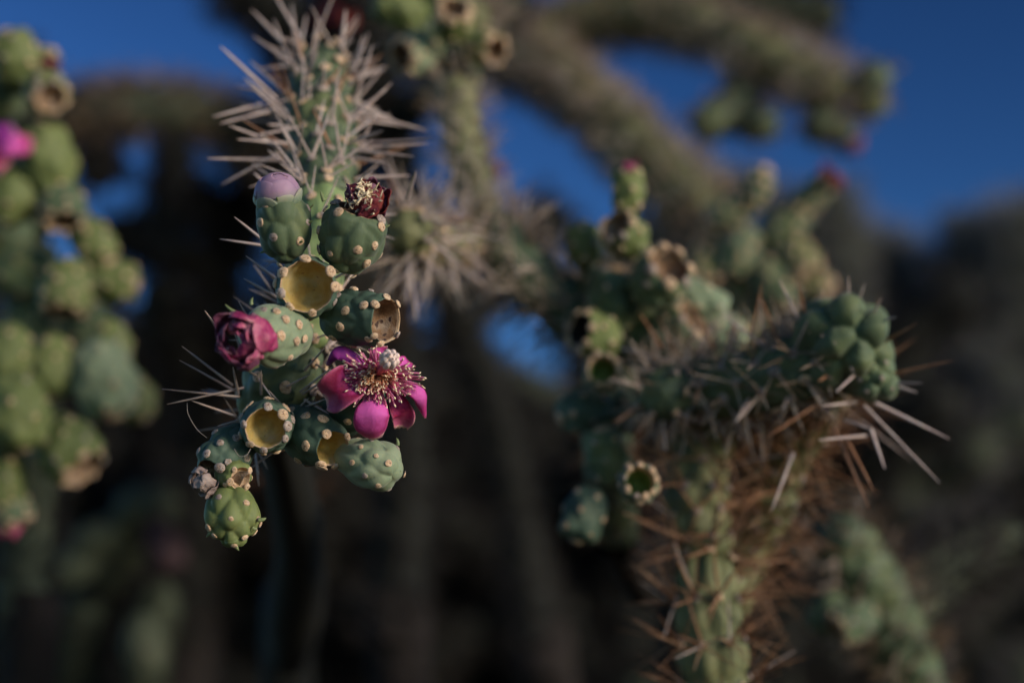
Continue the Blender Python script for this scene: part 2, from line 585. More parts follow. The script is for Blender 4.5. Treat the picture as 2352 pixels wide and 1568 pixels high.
def fruit(parent, base, top, R, px=None, cup=.7, cup_depth=.45, mat='skin', cup_mat='cup_ochre', seed=0, H=.13, areole_r=.0022, ns=56, nth=64,
          rows=4, ribs=6, ring=None, ring_n=7, leaves=0, label=None, name='fruit', bulge=None, ring_r=None, tufts=True, grey=False, rim_band=2,
          open_cup=True, bend=0.0):
    base, top = np.asarray(base), np.asarray(top)
    H = H * 1.9
    R = R / (1 + H * .55)
    L = np.linalg.norm(top - base)
    ax = unit(top - base)
    h = np.array((0.13, .2, .97)) if abs(ax[2]) < .8 else np.array((1., .1, 0))
    a = unit(h - ax * (h @ ax))
    b = np.cross(ax, a)
    prof = PROFILE if bulge is None else bulge
    s = np.linspace(0, 1, ns)
    r = R * np.interp(s, prof[:, 0], prof[:, 1])
    rim0 = r[-1]
    nd = 0
    if not open_cup:
        nd = ns // 4
        s[:ns - nd] = np.linspace(0, 1, ns - nd)
        ph = np.linspace(0, 1, nd + 1)[1:] * math.pi / 2
        s[ns - nd:] = 1 + .45 * rim0 / L * np.sin(ph)
        r = R * np.interp(s, prof[:, 0], prof[:, 1])
        r[ns - nd:] = np.maximum(rim0 * np.cos(ph), .02 * rim0)
    # smooth the piecewise profile
    kk = np.array((1, 2, 3, 2, 1)) / 9
    for _ in range(1 if open_cup else 2):
        r[2:-2] = np.convolve(r, kk, 'same')[2:-2]
    rim = r[-1]
    th = np.arange(nth) / nth * 2 * math.pi
    rd = a[None] * np.cos(th)[:, None] + b[None] * np.sin(th)[:, None]
    cen = base + ax * (s * L)[:, None] + a * (np.sin(np.minimum(s, 1) * math.pi) * bend * L)[:, None]
    v = cen[:, None] + rd[None] * r[:, None, None]
    dr, dz = np.gradient(r), np.gradient(s * L)
    nrm = unit(rd[None] * dz[:, None, None] - ax * dr[:, None, None])
    vf, nf = v.reshape(-1, 3), nrm.reshape(-1, 3)
    rr = np.random.default_rng(seed)
    view = unit(CAM - vf)
    facing = (nf * view).sum(1)
    pts, nn = [], []
    if px:
        qx, qy = project_many(vf)
        for (x, y) in px:
            c = (qx - x) ** 2 + (qy - y) ** 2 + np.where(facing > 0.02, 0, 1e6)
            k = int(np.argmin(c))
            pts.append(vf[k])
            nn.append(nf[k])
    for j in range(rows):
        sj = .14 + (j + .3) * .80 / rows
        i0 = int(sj * (ns - 1))
        for i in range(ribs):
            ang = (i + .5 * (j % 2) + rr.normal(0, .06)) / ribs * nth + seed * 3.1
            k = i0 * nth + int(ang) % nth
            if px and facing[k] > -.12:
                continue
            pts.append(vf[k])
            nn.append(nf[k])
    nplain = len(pts)
    ringp, ringn = [], []
    if ring:
        qx, qy = project_many(vf[-3 * nth:])
        for (x, y) in ring:
            k = int(np.argmin((qx - x) ** 2 + (qy - y) ** 2)) + (ns - 3) * nth
            ringp.append(vf[k])
            ringn.append(unit(nf[k] + ax * .6))
    elif ring_n:
        for i in range(ring_n):
            k = (ns - 2) * nth + int((i + .3 * rr.normal() * .3) / ring_n * nth + seed) % nth
            ringp.append(vf[k])
            ringn.append(unit(nf[k] + ax * .5))
    pts, nn = np.array(pts + ringp), np.array(nn + ringn)
    sp = math.sqrt(2 * math.pi * R * L * .9 / max(6, len(pts)))
    fade = np.repeat(np.clip(s / .12, 0, 1) * (np.clip((1.02 - s) / .12, .25, 1) if open_cup else 1.0), nth)
    axf = np.tile(ax, (len(vf), 1))
    cs = pts - ax * sp * .16
    v2 = tubercled(vf, nf, axf, cs, 1.0, stretch=.60, sp=sp) - vf
    low = wave(vf, 150, seed + 5, 2)[:, None] * .03 * R
    out = vf + v2 * (H * R * fade)[:, None] + nf * low
    # rim is uneven and turns in to the cup
    nc = 18 if open_cup else 1
    outer = out.reshape(ns, nth, 3)
    jag = wave(rd * 1.0, 5, seed + 9, 3) * .045 * R
    outer[-1] += ax * jag[:, None]
    outer[-2] += ax * jag[:, None] * .5
    rim_pts = outer[-1]
    ctr = rim_pts.mean(0)
    cupv = []
    for i in range(1, nc + 1):
        q = i / nc
        if open_cup:
            ring_k = math.cos(q * math.pi / 2) ** .62 * (1 - .10 * min(1, q * 4))
            dep = cup_depth * L * math.sin(q * math.pi / 2)
        else:
            ring_k = math.cos(q * math.pi / 2)
            dep = -.38 * rim * math.sin(q * math.pi / 2)
        ring_k = max(ring_k, .004)
        lip = .035 * R * math.sin(min(1, q * 5) * math.pi) if open_cup else 0.0
        cupv.append(ctr + (rim_pts - ctr) * ring_k - ax * dep + ax * lip)
    cupv = np.array(cupv)
    if open_cup:
        flat = cupv.reshape(-1, 3)
        q = np.repeat(np.arange(1, nc + 1) / nc, nth)
        flat = flat + ax * (wave(flat, 420, seed + 3, 3) * .035 * R * np.clip(q * 3, 0, 1))[:, None]
        flat = flat + ax * (.10 * R * np.exp(-((1 - q) / .10) ** 2))[:, None]
        cupv = flat.reshape(nc, nth, 3)
    allv = np.concatenate([outer.reshape(-1, 3), cupv.reshape(-1, 3), (base - ax * R * .05)[None]])
    nrow = ns + nc
    f = quads(nrow, nth)
    row = np.repeat(np.arange(nrow - 1), nth)
    midx = np.where(row >= ns + rim_band - 2, 1, 0)
    midx = np.where((row >= ns - 1) & (row < ns - 1 + rim_band), 2, midx)
    j = np.arange(nth)
    f = np.concatenate([f, np.stack([(j + 1) % nth, j, np.full(nth, len(allv) - 1), np.full(nth, len(allv) - 1)], 1)[:, [0, 1, 2, 2]]])
    fl = [tuple(x) if x[2] != x[3] else tuple(x[:3]) for x in f.tolist()]
    midx = np.concatenate([midx, np.zeros(nth, int)])
    origin = (base + top) / 2
    me = mesh(name, allv, fl, [mat, cup_mat if open_cup else mat, 'dry_rim' if open_cup else mat], origin, midx=midx)
    o = add(name, me, parent, origin)
    if label:
        o['label'] = label
    if tufts:
        hh = H * R * .74
        for i, (q, n_) in enumerate(zip(pts, nn)):
            big = i >= nplain
            rr_ = .9 * (ring_r or areole_r * 1.25) if big else areole_r * .8
            if facing_point(q, n_) < -.35:
                continue
            ta = tuft_at(o, q + n_ * (hh if not big else hh * .5), unit(n_ + ax * (.1 if not big else .25)), rr_ * rr.uniform(.8, 1.15),
                         grey=(rr.random() < .25) or grey, flat=1.0 if not big else 1.2)
            if leaves and i % leaves == 0:
                cone_leaf(o, q + n_ * hh, unit(n_ - ax * .15), ax, R * .24, R * .065)
    return o, ax, ctr


def facing_point(q, n_):
    return float(unit(CAM - q) @ n_)


def project_many(v):
    d = v - CAM
    z = d @ FWD
    return 1176 + (d @ RGT) / (K * z), 784 - (d @ UPV) / (K * z)


# ------------------------------------------------------------------ sheets: petals, sepals, withered petals
def sheet(parent, name, center, widths, nhint, cup=0.0, mat='petal', nu=15, nv=26, ruffle=0.0, seed=0, thick=.00035, tipcup=0.0, tone_scale=1.0):
    """a petal: centre line (world points), half widths, a hint of which way its face looks"""
    c = spline(np.asarray(center), nv)
    t = unit(np.gradient(c, axis=0))
    hint = np.asarray(nhint, float)
    if hint.ndim == 1:
        hint = np.tile(hint, (nv, 1))
    else:
        hint = np.stack([np.interp(np.linspace(0, 1, nv), np.linspace(0, 1, len(hint)), hint[:, k]) for k in range(3)], 1)
    cr = unit(np.cross(t, hint))
    n = np.cross(cr, t)
    s = np.linspace(0, 1, nv)
    wv = np.interp(s, np.linspace(0, 1, len(widths)), widths)
    kk = np.array((1, 2, 3, 2, 1)) / 9
    wv[2:-2] = np.convolve(wv, kk, 'same')[2:-2]
    u = np.linspace(-1, 1, nu)
    v = c[:, None] + cr[:, None] * (wv[:, None] * u)[..., None] + n[:, None] * (cup * wv[:, None] * u ** 2)[..., None]
    vf = v.reshape(-1, 3)
    ss = np.repeat(s, nu)
    uu = np.tile(u, nv)
    vf = vf + np.repeat(n, nu, 0) * (wave(vf, 260, seed, 2) * ruffle * (.3 + uu ** 2 + ss))[:, None]
    # ragged free edge
    vf = vf + np.repeat(t, nu, 0) * (wave(np.stack([uu * 3 + seed, ss * 0, ss * 0], 1), 2.5, seed, 2) * ruffle * 1.2 * (ss > .97))[:, None]
    tone = ss * .9 * tone_scale
    edge = np.maximum(np.abs(uu) ** 6, np.clip((ss - .93) / .07, 0, 1))
    tone = tone * (1 - .8 * edge * (ss > .35)) + edge * (ss > .35) * .8 * 1.0
    f = quads(nv, nu, wrap=False)
    # give it thickness: a second layer joined along the border
    nn_ = np.repeat(n, nu, 0)
    N = nv * nu
    back = vf - nn_ * thick
    border = np.concatenate([np.arange(nu), np.arange(1, nv) * nu + nu - 1, (nv - 1) * nu + np.arange(nu - 2, -1, -1), np.arange(nv - 2, 0, -1) * nu])
    b2 = np.roll(border, -1)
    side = np.stack([border, border + N, b2 + N, b2], 1)
    faces = np.concatenate([f, f[:, ::-1] + N, side])
    origin = c[0]
    me = mesh(name, np.concatenate([vf, back]), faces, [mat], origin, tone=np.concatenate([tone, tone]))
    return add(name, me, parent, origin)


def bud_scale(parent, name, C, ax, R, elong, lon, lat0, lat1, half, off, mat, seed, crumple=0.0, curl=0.0, nu=13, nv=16, thick=.0004, tip_point=1.0):
    """a sepal or petal lying on a dome around the axis"""
    h = np.array((.1, .3, .95)) if abs(ax[2]) < .8 else np.array((1., 0, .1))
    a = unit(h - ax * (h @ ax))
    b = np.cross(ax, a)
    s = np.linspace(0, 1, nv)
    u = np.linspace(-1, 1, nu)
    ss, uu = np.meshgrid(s, u, indexing='ij')
    lat = lat0 + (lat1 - lat0) * ss
    wid = half * np.sqrt(np.maximum(1 - np.maximum(ss - .35, 0) ** 2 / .4225 * tip_point, 0.0)) * (0.75 + .25 * np.sin(np.minimum(ss / .5, 1) * math.pi / 2))
    lo = lon + uu * wid / np.maximum(np.cos(np.clip(lat, -1.3, 1.25)), .45)
    rr = R * (1 + off + curl * ss ** 3 - .05 * (1 - uu ** 2) * 0)
    d = (a * np.cos(lo)[..., None] + b * np.sin(lo)[..., None]) * np.cos(lat)[..., None]
    v = C + d * rr[..., None] + ax * (np.sin(lat) * rr * elong)[..., None]
    vf = v.reshape(-1, 3)
    nrm = unit(vf - C)
    if crumple:
        vf = vf + nrm * (wave(vf, 3.2 / R, seed, 3) * crumple * R)[:, None]
        vf = vf + np.stack([wave(vf, 4.5 / R, seed + i + 1, 2) for i in range(3)], 1) * crumple * R * .5
    f = quads(nv, nu, wrap=False)
    N = nv * nu
    back = vf - nrm * thick
    border = np.concatenate([np.arange(nu), np.arange(1, nv) * nu + nu - 1, (nv - 1) * nu + np.arange(nu - 2, -1, -1), np.arange(nv - 2, 0, -1) * nu])
    b2 = np.roll(border, -1)
    faces = np.concatenate([f, f[:, ::-1] + N, np.stack([border, border + N, b2 + N, b2], 1)])
    tone = np.tile(ss.ravel(), 2)
    origin = vf.mean(0)
    return add(name, mesh(name, np.concatenate([vf, back]), faces, [mat], origin, tone=tone), parent, origin)


def filaments(parent, name, paths, radii, mat, tones, origin, sides=5):
    V, F, T = [], [], []
    off = 0
    for path, r, tn in zip(paths, radii, tones):
        n = len(path)
        t, a, b = frame(path)
        th = np.arange(sides) / sides * 2 * math.pi
        rr = np.asarray(r) * np.ones(n)
        v = path[:, None] + (a[:, None] * np.cos(th)[None, :, None] + b[:, None] * np.sin(th)[None, :, None]) * rr[:, None, None]
        V.append(v.reshape(-1, 3))
        F.append(quads(n, sides, base=off))
        T.append(np.repeat(np.asarray(tn) * np.ones(n), sides))
        off += n * sides
    o = add(name, mesh(name, np.concatenate(V), np.concatenate(F), [mat], origin, tone=np.concatenate(T)), parent, origin)
    return o


def part(name, parent, world, label=None):
    o = bpy.data.objects.new(name, None)
    COL.objects.link(o)
    o.empty_display_size = .01
    o.parent = parent
    o.location = np.asarray(world) - wloc(parent)
    if label:
        o['label'] = label
    return o


def withered(parent, C, ax, R, mats, n=12, seed=0, label=None, elong=.8, fil=0, crumple=.22, lat_lo=-.4):
    w_ = part('withered_flower', parent, C, label)
    r = np.random.default_rng(seed)
    for i in range(n):
        layer = i / n
        m = mats[int(r.integers(len(mats)))]
        bud_scale(w_, 'withered_petal', C, ax, R * (.98 - .4 * layer), elong * r.uniform(.85, 1.2), i * 2.4 + r.normal(0, .2), lat_lo + .5 * layer,
                  lat_lo + 1.2 + .6 * layer + r.normal(0, .15), r.uniform(.45, .8), r.normal(0, .05), m, seed * 7 + i, crumple=crumple, curl=r.uniform(-.3, .25), nu=15, nv=18)
    if fil:
        ax = unit(ax * .35 + unit(CAM - C) - RGT * .35 - UPV * .25)
        paths, rad_, tn = [], [], []
        h = unit(np.cross(ax, (.3, .2, .9)))
        g = np.cross(ax, h)
        for i in range(fil):
            an = r.uniform(0, 6.28)
            la = r.uniform(.55, 1.5)
            d = unit((h * math.cos(an) + g * math.sin(an)) * math.cos(la) + ax * math.sin(la))
            s = np.linspace(0, 1, 6)[:, None]
            p = C + d * R * (.6 + .42 * s) + np.stack([r.normal(0, .09 * R, 3) * k for k in np.linspace(0, 1.4, 6)])
            paths.append(p)
            rad_.append(np.array((.7, .7, .7, .9, 1.3, .5)) * .00035)
            tn.append(.5)
        f = filaments(w_, 'dried_stamens', paths, rad_, 'anther', tn, C)
        f['kind'] = 'stuff'
    return w_


# ------------------------------------------------------------------ ground
gx = np.linspace(-1, 1, 60)
gx = np.sign(gx) * (np.abs(gx) ** 2.2) * 600
XX, YY = np.meshgrid(gx, gx, indexing='ij')
g = np.stack([XX, YY, .05 * np.sin(XX * .7) * np.cos(YY * .9) - .05], -1).reshape(-1, 3)
gr = add('ground', mesh('ground', g, quads(60, 60, wrap=False), ['soil'], np.zeros(3)), None, np.zeros(3))
gr['kind'] = 'structure'

#@@PLANTS
# ------------------------------------------------------------------ limbs made of joints
def limb(parent, pts, r, mat='stem', smat='spines', n_sp=9, slen=.022, srad=.0004, joint=.16, nth=22, step=.006, pitch=.020, ribs=7,
         tone=(.3, .9), seed=0, tip=True, spread=1.45, name='stem_joint', H=.28, taper=1.0):
    pts = np.asarray(pts, float)
    L = np.linalg.norm(np.diff(pts, axis=0), axis=1).sum()
    n = max(1, int(round(L / joint)))
    path = spline(pts, max(12, n * 10 + 1))
    per = (len(path) - 1) / n
    rr = np.random.default_rng(seed)
    out = []
    for i in range(n):
        seg = path[int(i * per):int((i + 1) * per) + 1]
        k = (1 + (taper - 1) * i / max(1, n - 1)) * rr.uniform(.92, 1.08)
        last = tip and i == n - 1
        o, ap, an, aa, org = stem(name, parent, seg, [r * k * .88, r * k, r * k * 1.02, r * k * .9], ribs=ribs, pitch=pitch, mat=mat, nth=nth, step=step,
                                  tip=last, seed=seed * 13 + i, H=H)
        if n_sp:
            b, d, Ls = areole_spines(ap, an, aa, n_sp, slen, spread, seed * 17 + i)
            m = len(b)
            spine_mass('spines', o, b, d, Ls, srad * rr.uniform(.7, 1.3, m), smat, np.repeat(rr.uniform(tone[0], tone[1], len(ap)), n_sp) + rr.normal(0, .08, m), org)
        out.append(o)
    return out, path


def trunk(parent, pts, r0, r1, seed, mat='bark', name='trunk'):
    """old barky trunk: lumpy tapered tube, reaching into the soil"""
    p = spline(np.asarray(pts, float), 40)
    t, a, b = frame(p)
    m = 20
    th = np.arange(m) / m * 2 * math.pi
    R = np.linspace(r0, r1, 40)
    nn = a[:, None] * np.cos(th)[None, :, None] + b[:, None] * np.sin(th)[None, :, None]
    v = (p[:, None] + nn * R[:, None, None]).reshape(-1, 3)
    v += nn.reshape(-1, 3) * (wave(v, 60, seed, 3) * np.repeat(R, m) * .16)[:, None]
    o = add(name, mesh(name, v, quads(40, m), [mat], p[0]), parent, p[0])
    return o


def down(p, dx=0.0, dy=0.0):
    """straight way from a point down to the soil"""
    return np.array((p[0] + dx, p[1] + dy, -.08))


# ================================================================== A: the cholla in focus
rootA = down(P(655, 1568, 1.12), .02, .1)
A = thing('cholla_cactus', 'cholla branch in sharp focus with open magenta flower and hanging green fruits', 'cactus', rootA)

# upper joint, upright, spines all round
o_up, ap, an, aa, org = stem('stem_joint', A, [P(742, 470, .672), P(740, 390, .695), P(735, 260, .728), P(738, 118, .755)], [.0108, .0128, .015, .0137, .0108],
                             ribs=7, pitch=.017, mat='stem', nth=56, step=.0014, tip=True, seed=3)
for p, n in zip(ap, an):
    if facing_point(p, n) > -.3:
        tuft_at(o_up, p, n, .0026, grey=random.random() < .4)
b, d, Ls = areole_spines(ap, an, aa, 5, .0225, 1.35, 21)
cnt = 0
for i in range(len(b)):
    if facing_point(b[i], d[i]) > -.55 and rng.random() < .36 and cnt < 190:
        spine_obj(o_up, b[i], b[i] + d[i] * Ls[i], rng.uniform(.00055, .0008), brown=rng.random() < .15)
        cnt += 1
UP_SP = [((506, 107), (635, 229)), ((581, 83), (701, 169)), ((578, 23), (650, 98)), ((670, 8), (682, 118)), ((794, 22), (784, 112)), ((856, 103), (816, 230)),
         ((489, 269), (600, 240)), ((506, 284), (645, 249)), ((526, 289), (640, 330)), ((615, 286), (700, 296)), ((476, 364), (676, 369)), ((509, 424), (640, 352)),
         ((584, 398), (640, 455)), ((710, 178), (710, 278)), ((796, 252), (801, 308)), ((867, 246), (821, 351)), ((990, 318), (830, 330)), ((984, 330), (830, 340)),
         ((982, 300), (830, 262)), ((942, 403), (820, 410)), ((955, 395), (935, 455)), ((620, -30), (690, 90)), ((850, 140), (800, 200)), ((950, 360), (810, 345)),
         ((900, 190), (805, 280)), ((560, 180), (660, 260)), ((545, 320), (665, 330)), ((672, 395), (676, 480)), ((880, 300), (800, 330)), ((890, 375), (800, 360))]
for (tx, ty), (bx, by) in UP_SP:
    zb = np.interp(by, (100, 460), (.742, .672)) + rng.uniform(-.004, .004)
    spine_obj(o_up, P(bx, by, zb), P(tx, ty, zb - .006 + rng.uniform(-.012, .012)), rng.uniform(.0008, .00105))

# middle joint behind the fruits: bright fresh green
o_mid, ap, an, aa, org = stem('stem_joint', A, [P(690, 800, .645), P(712, 700, .650), P(735, 560, .658), P(742, 440, .672)], [.0095, .0105, .0105, .010],
                              ribs=6, pitch=.018, mat='stem_bright', nth=48, step=.0016, seed=5)
for p, n in zip(ap, an):
    if facing_point(p, n) > -.1:
        tuft_at(o_mid, p, n, .0023)
b, d, Ls = areole_spines(ap, an, aa, 3, .019, 1.3, 31)
for i in range(len(b)):
    if rng.random() < .42:
        spine_obj(o_mid, b[i], b[i] + d[i] * Ls[i], rng.uniform(.0004, .0006))
for (tx, ty), (bx, by) in [((505, 549), (640, 569)), ((538, 498), (640, 580)), ((565, 588), (660, 660)), ((560, 640), (650, 690)), ((860, 590), (765, 640)), ((850, 560), (770, 615))]:
    spine_obj(o_mid, P(bx, by, .640), P(tx, ty, .626), .00075)

# lower joint
o_low, ap, an, aa, org = stem('stem_joint', A, [P(632, 1000, .662), P(632, 930, .650), P(650, 860, .645), P(690, 770, .648)], [.012, .0138, .0135, .0105],
                              ribs=7, pitch=.017, mat='stem', nth=56, step=.0014, seed=8)
for p, n in zip(ap, an):
    if facing_point(p, n) > -.2:
        tuft_at(o_low, p, n, .0025, grey=random.random() < .5)
b, d, Ls = areole_spines(ap, an, aa, 3, .019, 1.3, 41)
for i in range(len(b)):
    x, y = project(b[i] + d[i] * Ls[i])
    if rng.random() < .5 and facing_point(b[i], d[i]) > -.7:
        spine_obj(o_low, b[i], b[i] + d[i] * Ls[i], rng.uniform(.0004, .0006))
for (tx, ty), (bx, by) in [((418, 795), (534, 884)), ((412, 827), (540, 898)), ((372, 893), (550, 911)), ((384, 928), (560, 890)), ((440, 920), (540, 955)), ((535, 842), (548, 905)),
                           ((470, 713), (512, 772)), ((500, 978), (560, 962)), ((765, 842), (690, 900)), ((750, 870), (695, 905)), ((748, 916), (686, 941)), ((755, 950), (700, 918)),
                           ((745, 800), (700, 850)), ((600, 850), (600, 905))]:
    spine_obj(o_low, P(bx, by, .632), P(tx, ty, .617 if bx != 512 else .60), .0006)
trunk(A, [rootA, P(655, 1700, 1.12), P(665, 1500, 1.06), P(690, 1300, .96), P(672, 1120, .80), P(632, 985, .665)], .045, .011, 4, mat='stem_shaded', name='stem')

# ---- fruits
# F1: fruit with lilac bud
f1, ax1, top1 = fruit(A, P(668, 604, .607), P(642, 462, .603), .0108, px=[(640, 466), (604, 508), (699, 510), (634, 543), (683, 550), (616, 470), (711, 476), (648, 600), (600, 580)],
                      mat='skin', seed=21, open_cup=False, ring_n=0, H=.12, areole_r=.0021, label='dark green fruit topped by a closed lilac bud', leaves=2)
bud = part('flower_bud', A, top1, 'closed lilac flower bud with overlapping sepals')
C = P(638, 445, .602)
axb = unit(ax1 + unit(CAM - C) * .25)
for i in range(7):
    bud_scale(bud, 'sepal', C, axb, .0094, .80, i * .9 + .2, -.75, .22, .60, .05, 'sepal', 300 + i, crumple=.04, curl=-.04)
for i in range(6):
    bud_scale(bud, 'petal', C, axb, .0094, .92, i * 1.05 + .6, -.45, .95, .80, .0 - .01 * i, 'bud', 320 + i, crumple=.025, curl=.02)
for i in range(4):
    bud_scale(bud, 'petal', C, axb, .0091, .92, i * 1.6 + .2, .0, 1.5, 1.0, -.02 * i, 'bud', 340 + i, crumple=.02)

# F2: big fruit with a dried crimson flower
f2, ax2, top2 = fruit(A, P(786, 622, .609), P(826, 482, .601), .0134,
                      px=[(784, 493), (743, 530), (765, 577), (818, 569), (777, 614), (836, 598), (867, 520), (744, 478), (720, 575), (808, 628), (852, 560)],
                      mat='skin', seed=33, open_cup=True, cup_depth=.12, cup_mat='cup_brown', ring=[(762, 458), (872, 512)], H=.115, areole_r=.0023, leaves=0,
                      label='plump dark green fruit crowned by a dried crimson flower')
cone_leaf(f2, P(744, 462, .597), unit(RGT * -.5 + UPV), UPV, .003, .0008)
cone_leaf(f2, P(874, 520, .600), unit(RGT - UPV * .3), UPV, .004, .0007)
withered(A, P(843, 455, .599), unit(ax2 + RGT * .1 + UPV * .15), .0085, ['wither_red', 'wither_red', 'wither_purple'], n=24, seed=4, elong=1.1, fil=70, crumple=.20,
         label='dried crumpled crimson flower with pale stamens', lat_lo=-.7)

# F3: open cup facing the viewer
f3, ax3, top3 = fruit(A, P(700, 672, .628), P(706, 657, .594), .0124, px=[(640, 650), (690, 735), (760, 690)], mat='skin_teal', cup_mat='cup_ochre', seed=41, cup_depth=.34, H=.10,
                      ring=[(651, 627), (652, 671), (766, 658), (718, 712), (703, 602), (756, 628), (672, 700)], ring_r=.0026, areole_r=.0023,
                      bulge=np.array([(0, .5), (.2, .8), (.5, .98), (.75, 1.0), (.9, .96), (1, .90)]), label='hollow fruit with ochre cup facing outward between four fruits')

# F4: fruit to the right with brown hollow end
f4, ax4, top4 = fruit(A, P(748, 722, .622), P(886, 736, .603), .0112, px=[(780, 685), (813, 672), (841, 704), (788, 748), (756, 700), (770, 770), (812, 790), (850, 668), (850, 772), (800, 715)],
                      mat='skin_teal', cup_mat='cup_brown', seed=52, cup_depth=.3, H=.12, ring=[(886, 678), (914, 700), (914, 770), (872, 790), (858, 770), (862, 700)], ring_r=.0019,
                      areole_r=.0023, bulge=np.array([(0, .4), (.08, .62), (.25, .9), (.45, 1.0), (.7, .98), (.88, .92), (1, .86)]), label='teal green fruit with dry brown hollow end above the flower')

# F5: pale fruit with a spent pink flower
f5, ax5, top5 = fruit(A, P(697, 748, .612), P(592, 778, .585), .0122, px=[(640, 770), (632, 724), (680, 748), (672, 782), (652, 738), (612, 752), (660, 812), (628, 835), (690, 775), (606, 720)],
                      mat='skin_pale', seed=63, open_cup=False, ring_n=5, H=.12, areole_r=.0023, label='pale green fruit bearing a spent pink flower', leaves=0)
withered(A, P(556, 782, .574), unit(ax5 + .3 * unit(CAM - P(556, 782, .574))), .0112, ['wither_pink', 'wither_pink', 'wither_purple'], n=24, seed=9, elong=.95, crumple=.19,
         label='spent crumpled pink flower on the pale fruit', lat_lo=-.6)
cone_leaf(f5, P(578, 700, .583), unit(UPV + RGT * -.3), RGT, .003, .0007)
cone_leaf(f5, P(540, 716, .583), unit(RGT * -1 + UPV * .3), UPV, .004, .0007)
cone_leaf(f5, P(594, 840, .58), unit(UPV * -.2 + RGT * -1), UPV * -1, .004, .0007)

# F6: open cup with ring of tufts
f6, ax6, top6 = fruit(A, P(618, 972, .630), P(610, 984, .598), .0108, px=[(572, 926), (616, 917), (653, 942), (545, 1000), (553, 935), (604, 1042), (640, 1040), (665, 965), (540, 950)],
                      mat='skin_teal', cup_mat='cup_ochre', seed=71, cup_depth=.32, H=.10, ring=[(551, 974), (614, 933), (652, 950), (662, 978), (652, 1008), (604, 1036), (574, 1022)], ring_r=.0021,
                      areole_r=.0021, bulge=np.array([(0, .55), (.2, .85), (.45, 1.0), (.7, .98), (.88, .9), (1, .80)]), label='hollow fruit with ochre cup below the pale fruit')

# F7: dark fruit bending down to the left, dried cap
f7, ax7, top7 = fruit(A, P(572, 985, .622), P(488, 1085, .603), .0098, px=[(508, 1025), (480, 1045), (462, 1040), (540, 1010), (500, 1000), (520, 1060), (560, 1050), (497, 1085)], mat='skin_teal', seed=81,
                      cup_mat='cup_brown', cup_depth=.2, H=.15, areole_r=.002, ring=[(495, 1085), (455, 1080), (470, 1100)], ring_r=.0022, grey=True,
                      label='dark teal fruit leaning left with a dried grey cap')
withered(A, P(472, 1108, .600), unit(ax7), .0060, ['wither_grey', 'wither_tan', 'wither_grey'], n=9, seed=14, elong=1.0, crumple=.22, label='dried grey brown flower remnant', lat_lo=-.5)
# F7b: small olive fruit with a pointed dry flap
f7b, ax7b, _ = fruit(A, P(512, 1078, .609), P(552, 1098, .600), .0068, px=[(520, 1110), (540, 1080)], mat='skin_olive', cup_mat='dry_rim', seed=84, cup_depth=.25, H=.12, areole_r=.0013, ring_n=3,
                     ring_r=.0018, label='small olive fruit with a dry pointed end')
sheet(f7b, 'dry_flap', [P(540, 1108, .600), P(552, 1092, .598), P(572, 1084, .597)], [.0022, .0019, .0004], unit(CAM - P(550, 1095, .6)), cup=.25, mat='wither_tan', ruffle=.0006, seed=3)

# F8: lowest fruit, pointed tubercles
f8, ax8, top8 = fruit(A, P(528, 1118, .606), P(538, 1238, .600), .0112, px=[(530, 1190), (490, 1206), (560, 1158), (585, 1200), (582, 1190), (500, 1222), (556, 1225), (510, 1150), (538, 1242)],
                      mat='skin_olive', seed=91, open_cup=False, ring_n=0, H=.17, areole_r=.0017, bulge=np.array([(0, .35), (.12, .62), (.35, .96), (.55, 1.0), (.75, .9), (.9, .62), (1, .35)]),
                      label='olive green fruit hanging lowest with pointed tubercles')
cone_leaf(f8, P(538, 1240, .598), unit(-UPV), RGT, .0040, .0012)
cone_leaf(f8, P(594, 1193, .598), unit(RGT - .2 * UPV), UPV, .0030, .0010)
cone_leaf(f8, P(486, 1224, .598), unit(-RGT - .3 * UPV), -UPV, .0022, .0008)
cone_leaf(f8, P(580, 1212, .598), unit(RGT - .6 * UPV), UPV, .0022, .0008)

# F9: dark fruit to the right of the lower cup, its dry cup edge-on
f9, ax9, top9 = fruit(A, P(660, 968, .640), P(764, 1030, .610), .0118, px=[(710, 1023), (705, 962), (672, 950), (690, 1050), (740, 970), (755, 1045)], mat='skin_teal', cup_mat='cup_ochre', seed=101,
                      cup_depth=.3, H=.12, ring=[(751, 1002), (800, 1000), (731, 1072), (770, 1078)], ring_r=.0023, areole_r=.0024,
                      bulge=np.array([(0, .5), (.2, .85), (.5, 1.0), (.75, .9), (.9, .75), (1, .66)]), label='dark teal fruit ending in a dry ochre cup')
# F10: pale fruit to the lower right
f10, ax10, top10 = fruit(A, P(778, 1048, .620), P(908, 1078, .608), .0104, px=[(888, 1064), (842, 1087), (920, 1087), (891, 1125), (912, 1027), (856, 1020), (831, 1034), (870, 1105), (864, 1050), (815, 1060)],
                         mat='skin_pale', seed=111, open_cup=False, ring_n=0, H=.15, areole_r=.0016, bulge=np.array([(0, .42), (.2, .72), (.45, .95), (.68, 1.0), (.86, .86), (.96, .6), (1, .4)]),
                         label='grey green lumpy fruit below the magenta flower')
cone_leaf(f10, P(913, 1022, .604), unit(UPV + .3 * RGT), -RGT, .003, .0008)
# F11: dark fruit that carries the flower
f11, ax11, top11 = fruit(A, P(742, 985, .650), P(838, 900, .622), .0112, px=[(770, 985), (800, 960), (755, 945), (790, 925), (735, 955)], mat='skin_teal', seed=121, open_cup=False, ring_n=0, H=.12, areole_r=.002,
                         label='dark fruit behind the flower that it carries')
